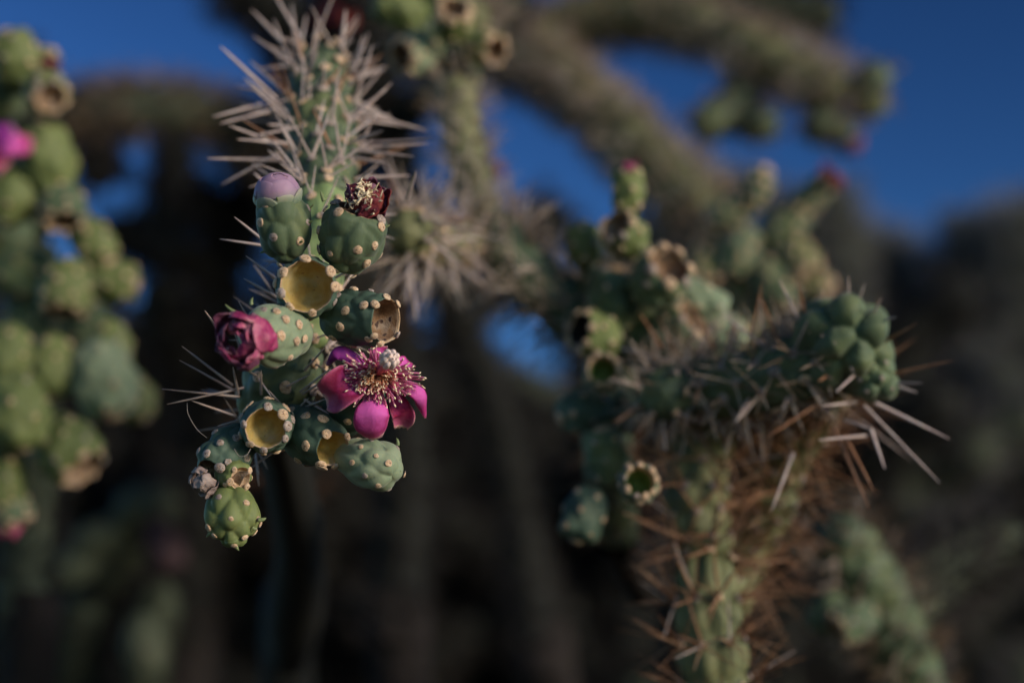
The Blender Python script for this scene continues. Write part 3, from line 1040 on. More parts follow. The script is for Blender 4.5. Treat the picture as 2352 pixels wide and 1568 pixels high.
# fine hair hanging from the lower joint
s_ = np.linspace(0, 1, 14)
hp = spline([P(430, 925, .615), P(432, 950, .615), P(452, 985, .612), P(475, 1005, .61)], 14)
filaments(o_low, 'hair', [hp], [.00012], 'hair', [.5], hp[0])
hp = spline([P(538, 1030, .597), P(550, 1047, .595), P(566, 1045, .595), P(576, 1030, .597)], 14)
filaments(o_low, 'hair', [hp], [.00010], 'hair', [.5], hp[0])

# ---- the open flower
FC = P(864, 872, .612)
fl = part('flower', A, FC, 'open magenta flower with cream stigma and peach stamens')


def Z(x, y, z):          # positions read off an enlargement of the flower
    return P(704.4 + x * .1719, 759.5 + y * .1719, z)


tocam = unit(CAM - FC)
q = .1719 * K * .607     # metres per enlargement unit
# petals: centre line, half widths, facing
sheet(fl, 'petal', [Z(860, 560, .614), Z(640, 360, .609), Z(450, 255, .606), Z(310, 300, .606), Z(225, 440, .612)], [60 * q, 90 * q, 115 * q, 100 * q, 40 * q],
      [tocam + UPV * .5, tocam + UPV * .5, tocam + UPV * .5 - RGT * .2, tocam - RGT * .5 + UPV * .3, tocam * .6 - RGT], cup=-.5, ruffle=.0009, seed=1, mat='petal_violet')
sheet(fl, 'petal', [Z(860, 660, .614), Z(690, 655, .606), Z(520, 730, .600), Z(370, 830, .600), Z(255, 930, .606)], [80 * q, 170 * q, 260 * q, 250 * q, 120 * q],
      [tocam + UPV * .3, tocam + UPV * .5, tocam + UPV * .2, tocam, tocam - RGT * .4], cup=.42, ruffle=.0006, seed=2, mat='petal_shaded')
sheet(fl, 'petal', [Z(920, 720, .614), Z(915, 880, .604), Z(880, 1060, .598), Z(860, 1240, .600), Z(890, 1440, .608)], [70 * q, 130 * q, 225 * q, 240 * q, 120 * q],
      [tocam + UPV, tocam + UPV, tocam + UPV * .4, tocam, tocam - UPV * .4], cup=-.28, ruffle=.0007, seed=3)
sheet(fl, 'petal', [Z(1080, 760, .615), Z(1180, 900, .612), Z(1250, 1040, .611), Z(1290, 1150, .613), Z(1260, 1290, .616)], [50 * q, 90 * q, 145 * q, 165 * q, 90 * q],
      [tocam, tocam, tocam + UPV * .2, tocam, tocam - UPV * .3], cup=.35, ruffle=.0006, seed=4, mat='petal_shaded')
sheet(fl, 'petal', [Z(1050, 700, .614), Z(1280, 700, .607), Z(1470, 790, .605), Z(1580, 940, .607), Z(1590, 1165, .614)], [60 * q, 110 * q, 120 * q, 105 * q, 14 * q],
      [tocam + UPV * .6, tocam + UPV * .8, tocam + UPV * .4 + RGT * .3, tocam + RGT * .5, tocam + RGT * .5], cup=-.35, ruffle=.0006, seed=5)
sheet(fl, 'petal', [Z(900, 560, .616), Z(910, 420, .615), Z(970, 300, .616), Z(1050, 200, .619)], [50 * q, 85 * q, 100 * q, 35 * q], [tocam, tocam, tocam + UPV * .5, tocam + UPV], cup=.3,
      ruffle=.0006, seed=6)
sheet(fl, 'petal', [Z(980, 600, .617), Z(1180, 480, .617), Z(1330, 430, .621), Z(1420, 480, .628)], [50 * q, 90 * q, 100 * q, 30 * q], [tocam, tocam, tocam + UPV * .5, tocam + UPV], cup=.3,
      ruffle=.0006, seed=7)
# receptacle cup under the stamens
n_ = 20
cupdir = unit(tocam + UPV * .55)
hx = unit(np.cross(cupdir, UPV))
hy = np.cross(cupdir, hx)
rr_ = np.linspace(.02, 1, 10)
th_ = np.arange(n_) / n_ * 2 * math.pi
vv = (Z(925, 660, .6150) + (hx * np.cos(th_)[:, None] + hy * np.sin(th_)[:, None])[None] * (rr_ * .0052)[:, None, None] + cupdir * (rr_ ** 2 * .0045)[:, None, None]).reshape(-1, 3)
add('flower_tube', mesh('flower_tube', vv, quads(10, n_), ['stamen'], FC, tone=np.zeros(len(vv))), fl, FC)
# stamens
r3 = np.random.default_rng(77)
paths, radii, tones, apaths, aradii, atones = [], [], [], [], [], []
for i in range(520):
    an_ = r3.uniform(0, 2 * math.pi)
    rad_ = r3.uniform(.16, 1.08) * (1 + .16 * math.sin(3 * an_ + 1) + .10 * math.sin(7 * an_))
    ex = 430 + 70 * abs(math.cos(an_))
    ey = 330 if math.sin(an_) < 0 else 360
    rx, ry = ex * rad_ * r3.uniform(.9, 1.15), ey * rad_ * r3.uniform(.9, 1.15)
    tipx, tipy = 930 + rx * math.cos(an_), 640 + ry * math.sin(an_)
    if math.sin(an_) > .75:
        tipy = 640 + ry * .95 * math.sin(an_)
    ux, uy = 145 / 231, -180 / 231
    w_ = (tipx - 930) * ux + (tipy - 600) * uy
    if -20 < w_ < 330 and abs((tipx - 930) * uy - (tipy - 600) * ux) < 80 and rad_ < .8:
        continue
    zt = .602 - .004 * (1 - rad_) + r3.normal(0, .0012)
    root = Z(930 + 95 * math.cos(an_) * r3.uniform(.5, 1.1), 650 + 80 * math.sin(an_) * r3.uniform(.5, 1.1), .6095)
    mid = Z(930 + rx * .55 * math.cos(an_) + r3.normal(0, 14), 630 + ry * .5 * math.sin(an_) - 25 + r3.normal(0, 14), .6045 + r3.normal(0, .0012))
    tp = Z(tipx, tipy, zt)
    pth = spline([root, mid, tp], 8)
    pth[2:] += np.cumsum(r3.normal(0, .00016, (6, 3)), 0)
    paths.append(pth)
    radii.append(np.linspace(.00046, .00032, 8) * r3.uniform(.8, 1.2))
    tones.append(np.clip(np.linspace(0, 1, 8) * rad_ * 1.05 + (rad_ - .6) * .7, 0, 1))
    d_ = unit(unit(pth[-1] - pth[-2]) + r3.normal(0, .5, 3))
    al = r3.uniform(.0009, .0017)
    if r3.random() < .38:
        continue
    apaths.append(pth[-1] + d_ * np.linspace(-.3, 1, 5)[:, None] * al)
    aradii.append(np.array((.08, .8, 1, .8, .08)) * (.00038 if rad_ > .42 else .00028) * r3.uniform(.8, 1.15))
    atones.append(.5)
st = filaments(fl, 'stamens', paths, radii, 'stamen', tones, FC)
st['kind'] = 'stuff'
st = filaments(fl, 'anthers', apaths, aradii, 'anther', atones, FC)
st['kind'] = 'stuff'
# style and stigma
sp_ = spline([Z(905, 650, .617), Z(960, 560, .606), Z(1075, 420, .594)], 14)
filaments(fl, 'style', [sp_], [np.linspace(.0015, .0021, 14)], 'style', [.5], sp_[0], sides=16)
sdir = unit(sp_[-1] - sp_[-3])
sc_ = sp_[-1] + sdir * .0012
hx = unit(np.cross(sdir, (.2, .4, .8)))
hy = np.cross(sdir, hx)
for i in range(11):
    a_ = i / 8 * 2 * math.pi
    d_ = hx * math.cos(a_) + hy * math.sin(a_)
    if i >= 8:
        d_ = hx * math.cos(i * 2.1) + hy * math.sin(i * 2.1)
        pth = spline([sc_ - sdir * .001, sc_ + sdir * .003 + d_ * .0007, sc_ + sdir * (.0064 + .0004 * i % .001) + d_ * .0011], 12)
        k_ = .00155
    else:
        pth = spline([sc_ - sdir * .0018 + d_ * .0013, sc_ + d_ * .0027 + sdir * .0006, sc_ + d_ * .0028 + sdir * .0034, sc_ + d_ * .0020 + sdir * (.0056 + .0006 * math.sin(i * 2.6))], 12)
        k_ = .00125
    filaments(fl, 'stigma_lobe', [pth], [k_ * np.sqrt(np.maximum(1 - np.linspace(-.95, .985, 12) ** 4, .004))], 'stigma', [.5], pth[0], sides=12)

# ================================================================== B: the spiny arm on the right
rootB = down(P(1650, 1700, .74), .02, .12)
B = thing('cholla_cactus', 'cholla with a horizontal spiny arm ending in a knobbly green tip, rust spines below', 'cactus', rootB)


def spiny(parent, pts, radii, seed, mat, smat, n_sp, slen, individual=0, brown=.3, tip=False, spread=1.4, tone=(.2, .9), ribs=7, pitch=.018, H=.28, tr=.0024, grey=.6, nth=48, step=.002, rsp=.0005, tuft=True):
    o, ap, an, aa, org = stem('stem_joint', parent, pts, radii, ribs=ribs, pitch=pitch, mat=mat, nth=nth, step=step, tip=tip, seed=seed, H=H)
    r = np.random.default_rng(seed)
    if tuft:
        for p, n in zip(ap, an):
            if facing_point(p, n) > -.1:
                tuft_at(o, p, n, tr, grey=r.random() < grey)
    b, d, Ls = areole_spines(ap, an, aa, n_sp, slen, spread, seed + 1)
    pick = r.random(len(b)) < (individual / max(1, len(b)))
    for i in np.where(pick)[0]:
        if facing_point(b[i], d[i]) > -.5:
            spine_obj(o, b[i], b[i] + d[i] * Ls[i], rsp * r.uniform(.75, 1.2), brown=r.random() < brown)
    k = ~pick
    spine_mass('spines', o, b[k], d[k], Ls[k], r.uniform(.00035, .0006, k.sum()), smat, r.uniform(tone[0], tone[1], k.sum()), org, sides=4)
    return o


arm = spiny(B, [P(1480, 905, 0.773), P(1600, 895, 0.753), P(1760, 870, 0.728), P(1900, 815, 0.713)], [.0125, .0135, .0135, .0125], 201, 'stem', 'spines', 5, .021, individual=45, brown=.35)
# knobbly tip: short joint seen nearly end on, fat tubercles
tipj, _, _ = fruit(B, P(1880, 838, 0.730), P(1968, 752, 0.696), .0215, px=[(1996, 757), (2008, 806), (1968, 812), (1925, 785), (1890, 750), (1950, 726), (1918, 840)], mat='skin', seed=401,
                   open_cup=False, ring_n=0, H=.36, areole_r=.0014, grey=True, name='stem_joint', ns=70, nth=80, bulge=np.array([(0, .7), (.2, .9), (.5, 1.0), (.75, .96), (.9, .8), (1, .62)]), label='knobbly green joint tip with fat rounded tubercles')
tip2, _, _ = fruit(B, P(1965, 848, 0.722), P(2020, 874, 0.696), .0125, px=[(2027, 845), (2036, 886), (1998, 890), (2005, 850), (1985, 870), (2020, 868)], mat='skin', seed=403,
                   open_cup=False, ring_n=0, H=.30, areole_r=.0013, grey=True, name='stem_joint', ns=60, nth=64, bulge=np.array([(0, .7), (.2, .9), (.5, 1.0), (.75, .96), (.9, .8), (1, .62)]), label='smaller knobbly joint below the tip')
B_SP = [((1790, 643), (1870, 804), 0), ((1948, 634), (1948, 722), 0), ((1986, 650), (1960, 722), 0), ((2025, 684), (1998, 735), 0), ((2060, 728), (2000, 742), 0), ((2106, 742), (2012, 795), 1),
        ((2190, 828), (2050, 858), 1), ((2107, 902), (2050, 885), 0), ((2181, 1008), (2010, 925), 0), ((2158, 1108), (1984, 930), 0), ((1795, 942), (1818, 900), 0), ((1763, 1002), (1893, 918), 1),
        ((1889, 932), (1970, 923), 0), ((1997, 1168), (1915, 985), 1), ((2032, 1076), (2000, 985), 0), ((1772, 1172), (1822, 1040), 0), ((2006, 1125), (1940, 1000), 1), ((1830, 640), (1850, 730), 1),
        ((1745, 680), (1790, 790), 1), ((1660, 722), (1760, 800), 0), ((1655, 722), (1600, 800), 0), ((1590, 705), (1640, 800), 1), ((1470, 720), (1520, 800), 1), ((1750, 650), (1720, 790), 1),
        ((1400, 870), (1520, 900), 0), ((1410, 970), (1510, 910), 1), ((1540, 830), (1430, 800), 0), ((1960, 855), (1935, 800), 0), ((1880, 875), (1920, 850), 1), ((1880, 1010), (1990, 1000), 0),
        ((1920, 900), (1985, 840), 0), ((2120, 880), (2040, 880), 0), ((1885, 770), (1930, 770), 0), ((1690, 970), (1730, 900), 0), ((1700, 960), (1760, 890), 0), ((2000, 985), (1940, 965), 0)]
for (tx, ty), (bx, by), br in B_SP:
    zb = np.interp(bx, (1450, 2000), (.747, .697))
    spine_obj(arm if bx < 1880 else tipj, P(bx, by, zb), P(tx, ty, zb - .012 + rng.uniform(-.008, .006)), rng.uniform(.0007, .0009), brown=bool(br))
# left end of the arm: a small joint seen end on
spiny(B, [P(1560, 905, 0.763), P(1535, 902, 0.743), P(1522, 900, 0.728)], [.0105, .0115, .0105], 211, 'stem', 'spines', 3, .016, individual=10, tip=True, ribs=6, pitch=.014, H=.4, tr=.002)
# upright stem below, thick with rusty spines
spiny(B, [P(1625, 1290, 0.753), P(1600, 1150, 0.760), P(1620, 1010, 0.766), P(1680, 900, 0.758)], [.0105, .0125, .0125, .0105], 221, 'stem_olive', 'spines_rust', 5, .033, individual=70, brown=.85, tone=(.1, .95), ribs=7, pitch=.024, H=.4, spread=1.5)
spiny(B, [P(1650, 1720, 0.740), P(1640, 1550, 0.733), P(1625, 1400, 0.738), P(1625, 1280, 0.753)], [.0115, .0125, .012, .0095], 223, 'stem_olive', 'spines_rust', 9, .026, individual=50, brown=.75, tone=(.05, .8), ribs=8, pitch=.034, H=.5, spread=1.5)
spiny(B, [P(1790, 1120, 0.783), P(1820, 1030, 0.778), P(1885, 930, 0.763), P(1915, 850, 0.738)], [.009, .010, .010, .009], 225, 'stem_olive', 'spines_rust', 5, .033, individual=50, brown=.9, tone=(.1, .9), ribs=7, pitch=.022, spread=1.5)
spiny(B, [P(1665, 1400, 0.773), P(1690, 1300, 0.793), P(1740, 1200, 0.796), P(1792, 1110, 0.786)], [.0105, .0125, .0125, .0105], 227, 'stem_olive', 'spines_rust', 5, .033, individual=40, brown=.9, tone=(.05, .8), ribs=7, pitch=.024, spread=1.5)
trunk(B, [rootB, P(1655, 1900, 0.773), P(1640, 1660, 0.743)], .05, .014, 5)

# ================================================================== C: branch of the middle with a tower of hollow fruits
rootC = down(P(1600, 1650, .95), .02, .1)
Cc = thing('cholla_cactus', 'cholla bearing a tower of hollow brown cupped fruits beside the spiny arm', 'cactus', rootC)
limb(Cc, [P(1420, 800, .84), P(1300, 705, .83), P(1190, 610, .83), P(1120, 510, .85)], .0125, 'stem', 'spines', 9, .024, .00042, joint=.09, nth=32, step=.003, seed=31, tip=False)
limb(Cc, [P(1120, 520, .85), P(1080, 400, .87), P(1055, 260, .88), P(1050, 170, .88)], .0098, 'stem_olive', 'spines', 6, .018, .0004, joint=.09, nth=32, step=.003, seed=33, tip=True)
# small joint seen end on, spines radiating
spiny(Cc, [P(1120, 560, .85), P(1020, 560, .81), P(955, 545, .775), P(930, 530, .745)], [.0090, .0105, .0115, .0105], 231, 'stem_olive', 'spines', 3, .028, individual=70, brown=.1, rsp=.0007, tip=True, ribs=6, pitch=.018, tone=(.5, 1.0))
limb(Cc, [P(1420, 1250, .86), P(1395, 1050, .84), P(1400, 900, .83), P(1430, 780, .83)], .012, 'stem', 'spines_rust', 4, .018, .0004, joint=.10, nth=28, step=.004, seed=35, tip=False)
trunk(Cc, [rootC, P(1570, 1520, .93), P(1500, 1380, .90), P(1420, 1240, .86)], .04, .012, 6)


def pf(parent, cx, cy, z, ang, L, R, tilt=0.0, **kw):
    """fruit from its middle in the photo: ang = direction of its open end (deg, 0 right, 90 up), tilt = lean towards the viewer (deg), L and R in photo units"""
    m = K * z
    c = P(cx, cy, z)
    d = (RGT * math.cos(rad(ang)) + UPV * math.sin(rad(ang))) * math.cos(rad(tilt)) - FWD * math.sin(rad(tilt))
    return fruit(parent, c - d * L * m / 2, c + d * L * m / 2, R * m, **kw)


RIM = np.array([(0, .4), (.1, .62), (.3, .92), (.5, 1.0), (.75, .98), (.9, .93), (1, .86)])
mid = dict(bulge=RIM, ns=40, nth=44, areole_r=.0020, H=.14, rows=3, ribs=5)
pf(Cc, 1442, 446, .80, 88, 100, 38, 5, mat='skin_olive', open_cup=False, ring_n=5, seed=1, label='topmost small fruit of the tower with pinkish bud', **mid)
withered(Cc, P(1446, 392, .797), UPV, .0068, ['wither_pink', 'wither_purple', 'wither_grey'], n=8, seed=31, label='faded pink bud on the topmost fruit')
pf(Cc, 1440, 546, .80, 135, 100, 50, 42, mat='skin_olive', cup_mat='cup_brown', cup_depth=.3, seed=2, label='olive fruit with brown cup below the topmost fruit', **mid)
pf(Cc, 1512, 645, .785, 58, 120, 66, 48, mat='skin', cup_mat='cup_brown', cup_depth=.4, seed=3, ring_r=.0032, label='large dark fruit with a wide jagged brown cup', **mid)
pf(Cc, 1405, 690, .805, 80, 150, 66, 10, mat='skin', cup_mat='cup_brown', cup_depth=.2, seed=4, **mid)
pf(Cc, 1342, 572, .82, 95, 90, 40, 0, mat='skin_olive', open_cup=False, ring_n=3, seed=5, label='round yellowish fruit on a narrow neck', **mid)
pf(Cc, 1352, 655, .825, 95, 100, 24, 0, mat='skin_olive', open_cup=False, ring_n=0, seed=6, **mid)
pf(Cc, 1600, 690, .81, -30, 110, 48, 10, mat='skin_pale', open_cup=False, ring_n=3, seed=7, **mid)
pf(Cc, 1372, 770, .79, 165, 110, 54, 35, mat='skin_olive', cup_mat='bark', cup_depth=.4, seed=8, **mid)
pf(Cc, 1545, 770, .80, 40, 130, 58, 30, mat='skin', cup_mat='cup_brown', cup_depth=.3, seed=9, **mid)
pf(Cc, 1655, 775, .81, 20, 90, 42, 10, mat='skin_pale', open_cup=False, seed=10, **mid)
pf(Cc, 1470, 770, .82, 60, 130, 62, 10, mat='skin', open_cup=False, seed=11, **mid)
pf(Cc, 1384, 858, .765, 100, 70, 45, 72, mat='skin', cup_mat='cup_green', cup_depth=.8, seed=12, ring_r=.0017, ring_n=10, rim_band=4, label='hollow fruit with deep green cup and pale rim beside the arm', **mid)
pf(Cc, 1350, 935, .785, 200, 110, 48, 20, mat='skin_teal', open_cup=False, seed=13, **mid)
pf(Cc, 1440, 930, .80, 240, 100, 44, 20, mat='skin', open_cup=False, seed=14, **mid)
pf(Cc, 1392, 1058, .775, 100, 110, 48, 10, mat='skin', open_cup=False, seed=15, **mid)
pf(Cc, 1464, 1112, .712, 70, 70, 46, 70, mat='skin', cup_mat='cup_green', cup_depth=.9, seed=16, ring_r=.0019, ring_n=9, rim_band=4, label='lowest hollow fruit with dark green cup and pale rim', **mid)
pf(Cc, 1345, 1172, .765, 250, 110, 50, 20, mat='skin_teal', open_cup=False, seed=17, label='teal fruit hanging lowest on the tower side', **mid)

# ================================================================== D: top centre fruits
rootD = down(P(960, 1650, 1.25), 0, .15)
D = thing('cholla_cactus', 'cholla arching over the flower branch with a cluster of pale rimmed hollow fruits', 'cactus', rootD)
limb(D, [P(850, -160, 1.0), P(950, -40, .98), P(1050, 40, .97), P(1110, 90, .97)], .016, 'stem_olive', 'spines', 8, .02, .0005, joint=.12, seed=41, nth=28, step=.004)
limb(D, [P(900, 1500, 1.3), P(930, 1000, 1.35), P(880, 600, 1.4), P(780, 250, 1.35), P(800, -20, 1.15), P(860, -170, 1.0)], .02, 'stem_shaded', 'spines_shaded', 6, .022, .0006, joint=.2, seed=43, nth=20, step=.008, tip=False)
limb(D, [P(620, 1150, 1.25), P(680, 950, 1.25), P(760, 810, 1.24), P(800, 680, 1.24), P(870, 560, 1.24)], .03, 'stem_shaded', 'spines_rust', 7, .024, .0007, joint=.2, seed=45, nth=20, step=.008, tone=(.0, .3))
trunk(D, [rootD, P(920, 1700, 1.3), P(900, 1480, 1.3)], .06, .022, 8)
for i, (x, y, an_, L, R, tl, mt, oc) in enumerate([(1040, 55, 80, 90, 46, 55, 'skin_olive', True), (955, 125, 200, 90, 48, 45, 'skin_pale', True), (1105, 110, -20, 95, 44, 40, 'skin_olive', True), (1000, 100, 250, 110, 46, 20, 'skin', True),
                                              (1060, 150, -80, 110, 42, 20, 'skin', False), (930, 30, 150, 110, 50, 10, 'skin_olive', False), (1010, 10, 90, 110, 46, 0, 'skin_olive', False), (1040, 200, 270, 90, 40, 20, 'skin', False)]):
    pf(D, x, y, .86 + .012 * i, an_, L, R, tl, mat=mt, open_cup=oc, cup_mat='cup_brown', cup_depth=.5, seed=60 + i, ring_r=.003, **mid)
# red fruit tips behind the upright joint
withered(D, P(765, 50, 1.05), UPV, .016, ['wither_red'], n=9, seed=61, label='blurred red flower above the upright joint')
withered(D, P(1124, 392, 1.1), UPV, .010, ['wither_red', 'wither_tan'], n=8, seed=62)
pf(D, 1100, 420, 1.12, 70, 70, 30, 0, mat='skin', open_cup=False, seed=79, tufts=False, ns=24, nth=24)

# ================================================================== E: left fruit chains
rootE = down(P(60, 1650, 1.0), -.05, .1)
Ee = thing('cholla_cactus', 'cholla hung with heavy chains of light green fruits, a pink flower beside', 'cactus', rootE)
limb(Ee, [P(40, 1500, 1.05), P(70, 1100, 1.06), P(90, 700, 1.05), P(60, 300, 1.03), P(30, 120, .98)], .014, 'stem_far', 'spines_shaded', 5, .018, .0005, joint=.14, seed=51)
trunk(Ee, [rootE, P(50, 1750, 1.03), P(40, 1480, 1.05)], .05, .016, 9)
lf = dict(ns=34, nth=36, areole_r=.0022, H=.12, rows=4, ribs=5)
EF = [(45, 150, 110, 120, 60, 20, 'skin_olive', 0, .92), (105, 210, -40, 90, 52, 50, 'skin_olive', 1, .90), (100, 150, 60, 60, 30, 0, 'skin', 0, .93), (20, 215, 200, 120, 60, 10, 'skin', 0, .95),
      (112, 385, 100, 150, 66, 10, 'skin_olive', 0, .92), (40, 440, 230, 130, 62, 10, 'skin_olive', 0, .92), (140, 465, -75, 110, 56, 30, 'skin', 1, .92), (205, 545, -50, 120, 48, 10, 'skin_olive', 0, .95),
      (155, 655, -95, 130, 60, 20, 'skin_olive', 1, .92), (240, 640, -10, 120, 54, 10, 'skin_olive', 0, .96), (60, 620, 180, 140, 66, 0, 'skin', 0, .98), (10, 540, 200, 130, 60, 0, 'skin', 0, .98),
      (15, 810, -100, 140, 62, 10, 'skin_olive', 0, .90), (120, 830, -90, 130, 58, 15, 'skin_olive', 0, .93), (235, 860, -70, 160, 74, 10, 'skin_pale', 0, .93), (255, 790, -80, 120, 46, 10, 'skin_olive', 0, .95),
      (40, 930, -80, 160, 72, 10, 'skin_olive', 0, .88), (150, 1025, -45, 150, 74, 20, 'skin_olive', 1, .90), (10, 1095, -90, 120, 52, 10, 'skin_olive', 0, .90), (20, 1160, -60, 100, 46, 10, 'skin', 1, .90),
      (195, 735, -80, 120, 52, 0, 'skin', 0, 1.0), (300, 900, -60, 110, 48, 10, 'skin_olive', 0, .98), (60, 730, -90, 120, 55, 0, 'skin', 0, 1.0)]
for i, (x, y, an_, L, R, tl, mt, oc, z) in enumerate(EF):
    pf(Ee, x, y, z, an_, L, R, tl, mat=mt, open_cup=bool(oc), cup_mat='cup_brown', cup_depth=.3, seed=130 + i, **lf)
withered(Ee, P(250, 932, .92), -UPV, .009, ['wither_purple', 'wither_pink'], n=8, seed=71)
withered(Ee, P(112, 150, .92), UPV, .007, ['wither_red'], n=7, seed=72)
withered(Ee, P(20, 1215, .9), -UPV, .008, ['wither_pink'], n=7, seed=73)
pk = part('flower', Ee, P(-20, 330, .9), 'pink flower cut by the frame edge on the left cholla')
for i, (x, y, x2, y2) in enumerate([(-20, 325, 75, 330), (-25, 330, 30, 290), (-25, 340, 15, 385), (-30, 330, -60, 290), (-30, 340, -60, 380)]):
    c0, c1 = P(x, y, .905), P(x2, y2, .90)
    sheet(pk, 'petal', [c0, (c0 + c1) / 2 - FWD * .006, c1], [.004, .0095, .005], tocam + UPV * .4, cup=-.2, seed=20 + i, ruffle=.0008, mat='petal_violet' if i in (1, 3) else ('petal_shaded' if i in (2, 4) else 'petal'))
add('flower_tube', mesh('flower_tube', (P(-24, 332, .91) + (vv - vv.mean(0)) * 1.3), quads(10, n_), ['style'], P(-24, 332, .91)), pk, P(-24, 332, .91))

# ================================================================== F: dark branch across the left
rootF = down(P(420, 1700, 1.7), 0, .1)
F = thing('cholla_cactus', 'dark cholla with a level spiny branch crossing behind the left fruit chains', 'cactus', rootF)
for i, (pts, r) in enumerate([([(640, 420, 1.75), (590, 330, 1.65), (480, 265, 1.55), (330, 250, 1.5), (150, 265, 1.5), (60, 300, 1.5)], .026), ([(420, 1500, 1.7), (460, 1000, 1.72), (520, 650, 1.75), (600, 400, 1.73), (700, 250, 1.7), (640, 20, 1.6), (480, -40, 1.6)], .028),
                              ([(520, 640, 1.75), (420, 590, 1.7), (330, 560, 1.65), (250, 520, 1.6)], .022), ([(400, 300, 1.5), (395, 400, 1.5), (380, 480, 1.5), (400, 540, 1.52)], .016),
                              ([(460, 900, 1.72), (400, 780, 1.68), (370, 700, 1.65), (420, 640, 1.65)], .024), ([(560, 520, 1.74), (470, 480, 1.7), (440, 420, 1.66)], .022),
                              ([(230, 300, 1.5), (220, 380, 1.5), (250, 440, 1.5)], .018), ([(600, 700, 1.75), (700, 640, 1.8), (800, 650, 1.8)], .024), ([(470, 1000, 1.7), (560, 860, 1.7), (620, 720, 1.7)], .024)]):
    limb(F, [P(*p) for p in pts], r * .85, 'stem_shaded' if i else 'stem_far', 'spines_shaded' if i else 'spines', 9, .026, .0008, joint=.2, seed=80 + i, nth=18, step=.010, tone=(.2, 1.0) if i else (-.05, .4))
trunk(F, [rootF, P(420, 1650, 1.7), P(425, 1450, 1.7)], .07, .03, 10)

# ================================================================== G: arching cholla upper right
rootG = down(P(1250, 1800, 1.55), 0, .1)
G = thing('cholla_cactus', 'tall cholla arching against the blue sky with pale spines and drooping tips', 'cactus', rootG)
GL = [([(860, 60, 1.5), (1000, 110, 1.42), (1150, 140, 1.36), (1290, 190, 1.3), (1420, 300, 1.22), (1540, 420, 1.18), (1650, 520, 1.15)], .029, 'stem_olive', 'spines', 10, (.35, .85)),
      ([(1290, 180, 1.32), (1250, 90, 1.36), (1380, 40, 1.36), (1520, 40, 1.34), (1660, 80, 1.3)], .027, 'stem_olive', 'spines', 9, (.3, .75)),
      ([(1640, 70, 1.3), (1740, 120, 1.28), (1850, 180, 1.27), (1960, 225, 1.26)], .027, 'stem_olive', 'spines', 11, (.45, .95)),
      ([(1500, 10, 1.4), (1650, 0, 1.4), (1800, 30, 1.4), (1930, 35, 1.4)], .026, 'stem_far', 'spines_shaded', 9, (.4, 1.)),
      ([(1725, 130, 1.3), (1695, 235, 1.28), (1590, 305, 1.26)], .019, 'stem', 'spines', 5, (.1, .5)),
      ([(1690, 250, 1.28), (1735, 292, 1.26), (1790, 262, 1.25)], .016, 'stem', 'spines', 5, (.1, .5)),
      ([(1888, 220, 1.27), (1890, 275, 1.26), (1862, 335, 1.26)], .015, 'stem', 'spines', 5, (.1, .5)),
      ([(1890, 250, 1.27), (1920, 295, 1.26), (1955, 325, 1.25)], .014, 'stem', 'spines', 5, (.1, .5)),
      ([(1960, 230, 1.26), (2005, 185, 1.25), (2022, 140, 1.25)], .017, 'stem', 'spines', 6, (.3, .8)),
      ([(1960, 225, 1.26), (2000, 240, 1.25), (2030, 215, 1.25)], .017, 'stem_olive', 'spines', 6, (.3, .8)),
      ([(1150, 140, 1.36), (1130, 40, 1.36), (1200, -40, 1.36)], .026, 'stem_far', 'spines_shaded', 8, (.3, 1.)),
      ([(1250, 1600, 1.5), (1200, 1250, 1.55), (1120, 900, 1.6), (960, 500, 1.62), (880, 250, 1.6), (840, 60, 1.52)], .03, 'stem_shaded', 'spines_shaded', 7, (.2, 1.)),
      ([(900, 300, 1.6), (960, 250, 1.55), (985, 200, 1.5)], .02, 'stem_far', 'spines_shaded', 8, (.3, 1.)),
      ([(1600, 470, 1.16), (1630, 560, 1.14), (1700, 640, 1.12)], .022, 'stem_far', 'spines', 8, (.2, .6))]
for i, (pts, r, mt, sm, ns_, tn) in enumerate(GL):
    limb(G, [P(*p) for p in pts], r * .7, mt, sm, ns_, .021 if r > .021 else .010, .0006, joint=.18, seed=100 + i, nth=22, step=.007, tone=tn)
withered(G, P(1960, 330, 1.245), unit(RGT - UPV), .011, ['wither_red', 'wither_purple'], n=8, seed=74)
trunk(G, [rootG, P(1260, 1800, 1.5), P(1250, 1560, 1.5)], .07, .03, 11)
# fruits on its right side
GF = [(1735, 440, 70, 100, 42, 0, 'skin', 0), (1690, 480, 200, 120, 46, 0, 'skin', 0), (1858, 455, 42, 150, 40, 0, 'skin', 0), (1790, 530, 45, 140, 54, 10, 'skin', 0),
      (1830, 590, -60, 120, 52, 30, 'skin_olive', 1), (1700, 570, 250, 130, 56, 10, 'skin', 0), (1620, 610, -90, 120, 50, 30, 'skin_olive', 1), (1695, 650, -100, 120, 50, 25, 'skin_olive', 1), (1770, 640, -60, 130, 56, 10, 'skin', 0),
      (1860, 650, -30, 110, 46, 20, 'skin_olive', 1), (1700, 740, -95, 110, 44, 10, 'skin_olive', 0), (1740, 690, -100, 110, 46, 10, 'skin', 0)]
for i, (x, y, an_, L, R, tl, mt, oc) in enumerate(GF):
    pf(G, x, y, 1.04 + .008 * (i % 4), an_, L * .9, R * .84, tl, mat=mt, open_cup=bool(oc), cup_mat='cup_brown', cup_depth=.35, seed=170 + i, ns=30, nth=32, areole_r=.003, H=.15, ring_r=.004)
withered(G, P(1908, 408, 1.04), unit(RGT + UPV), .0095, ['wither_red', 'wither_pink'], n=8, seed=75, label='red flower tip pointing up at the sky')

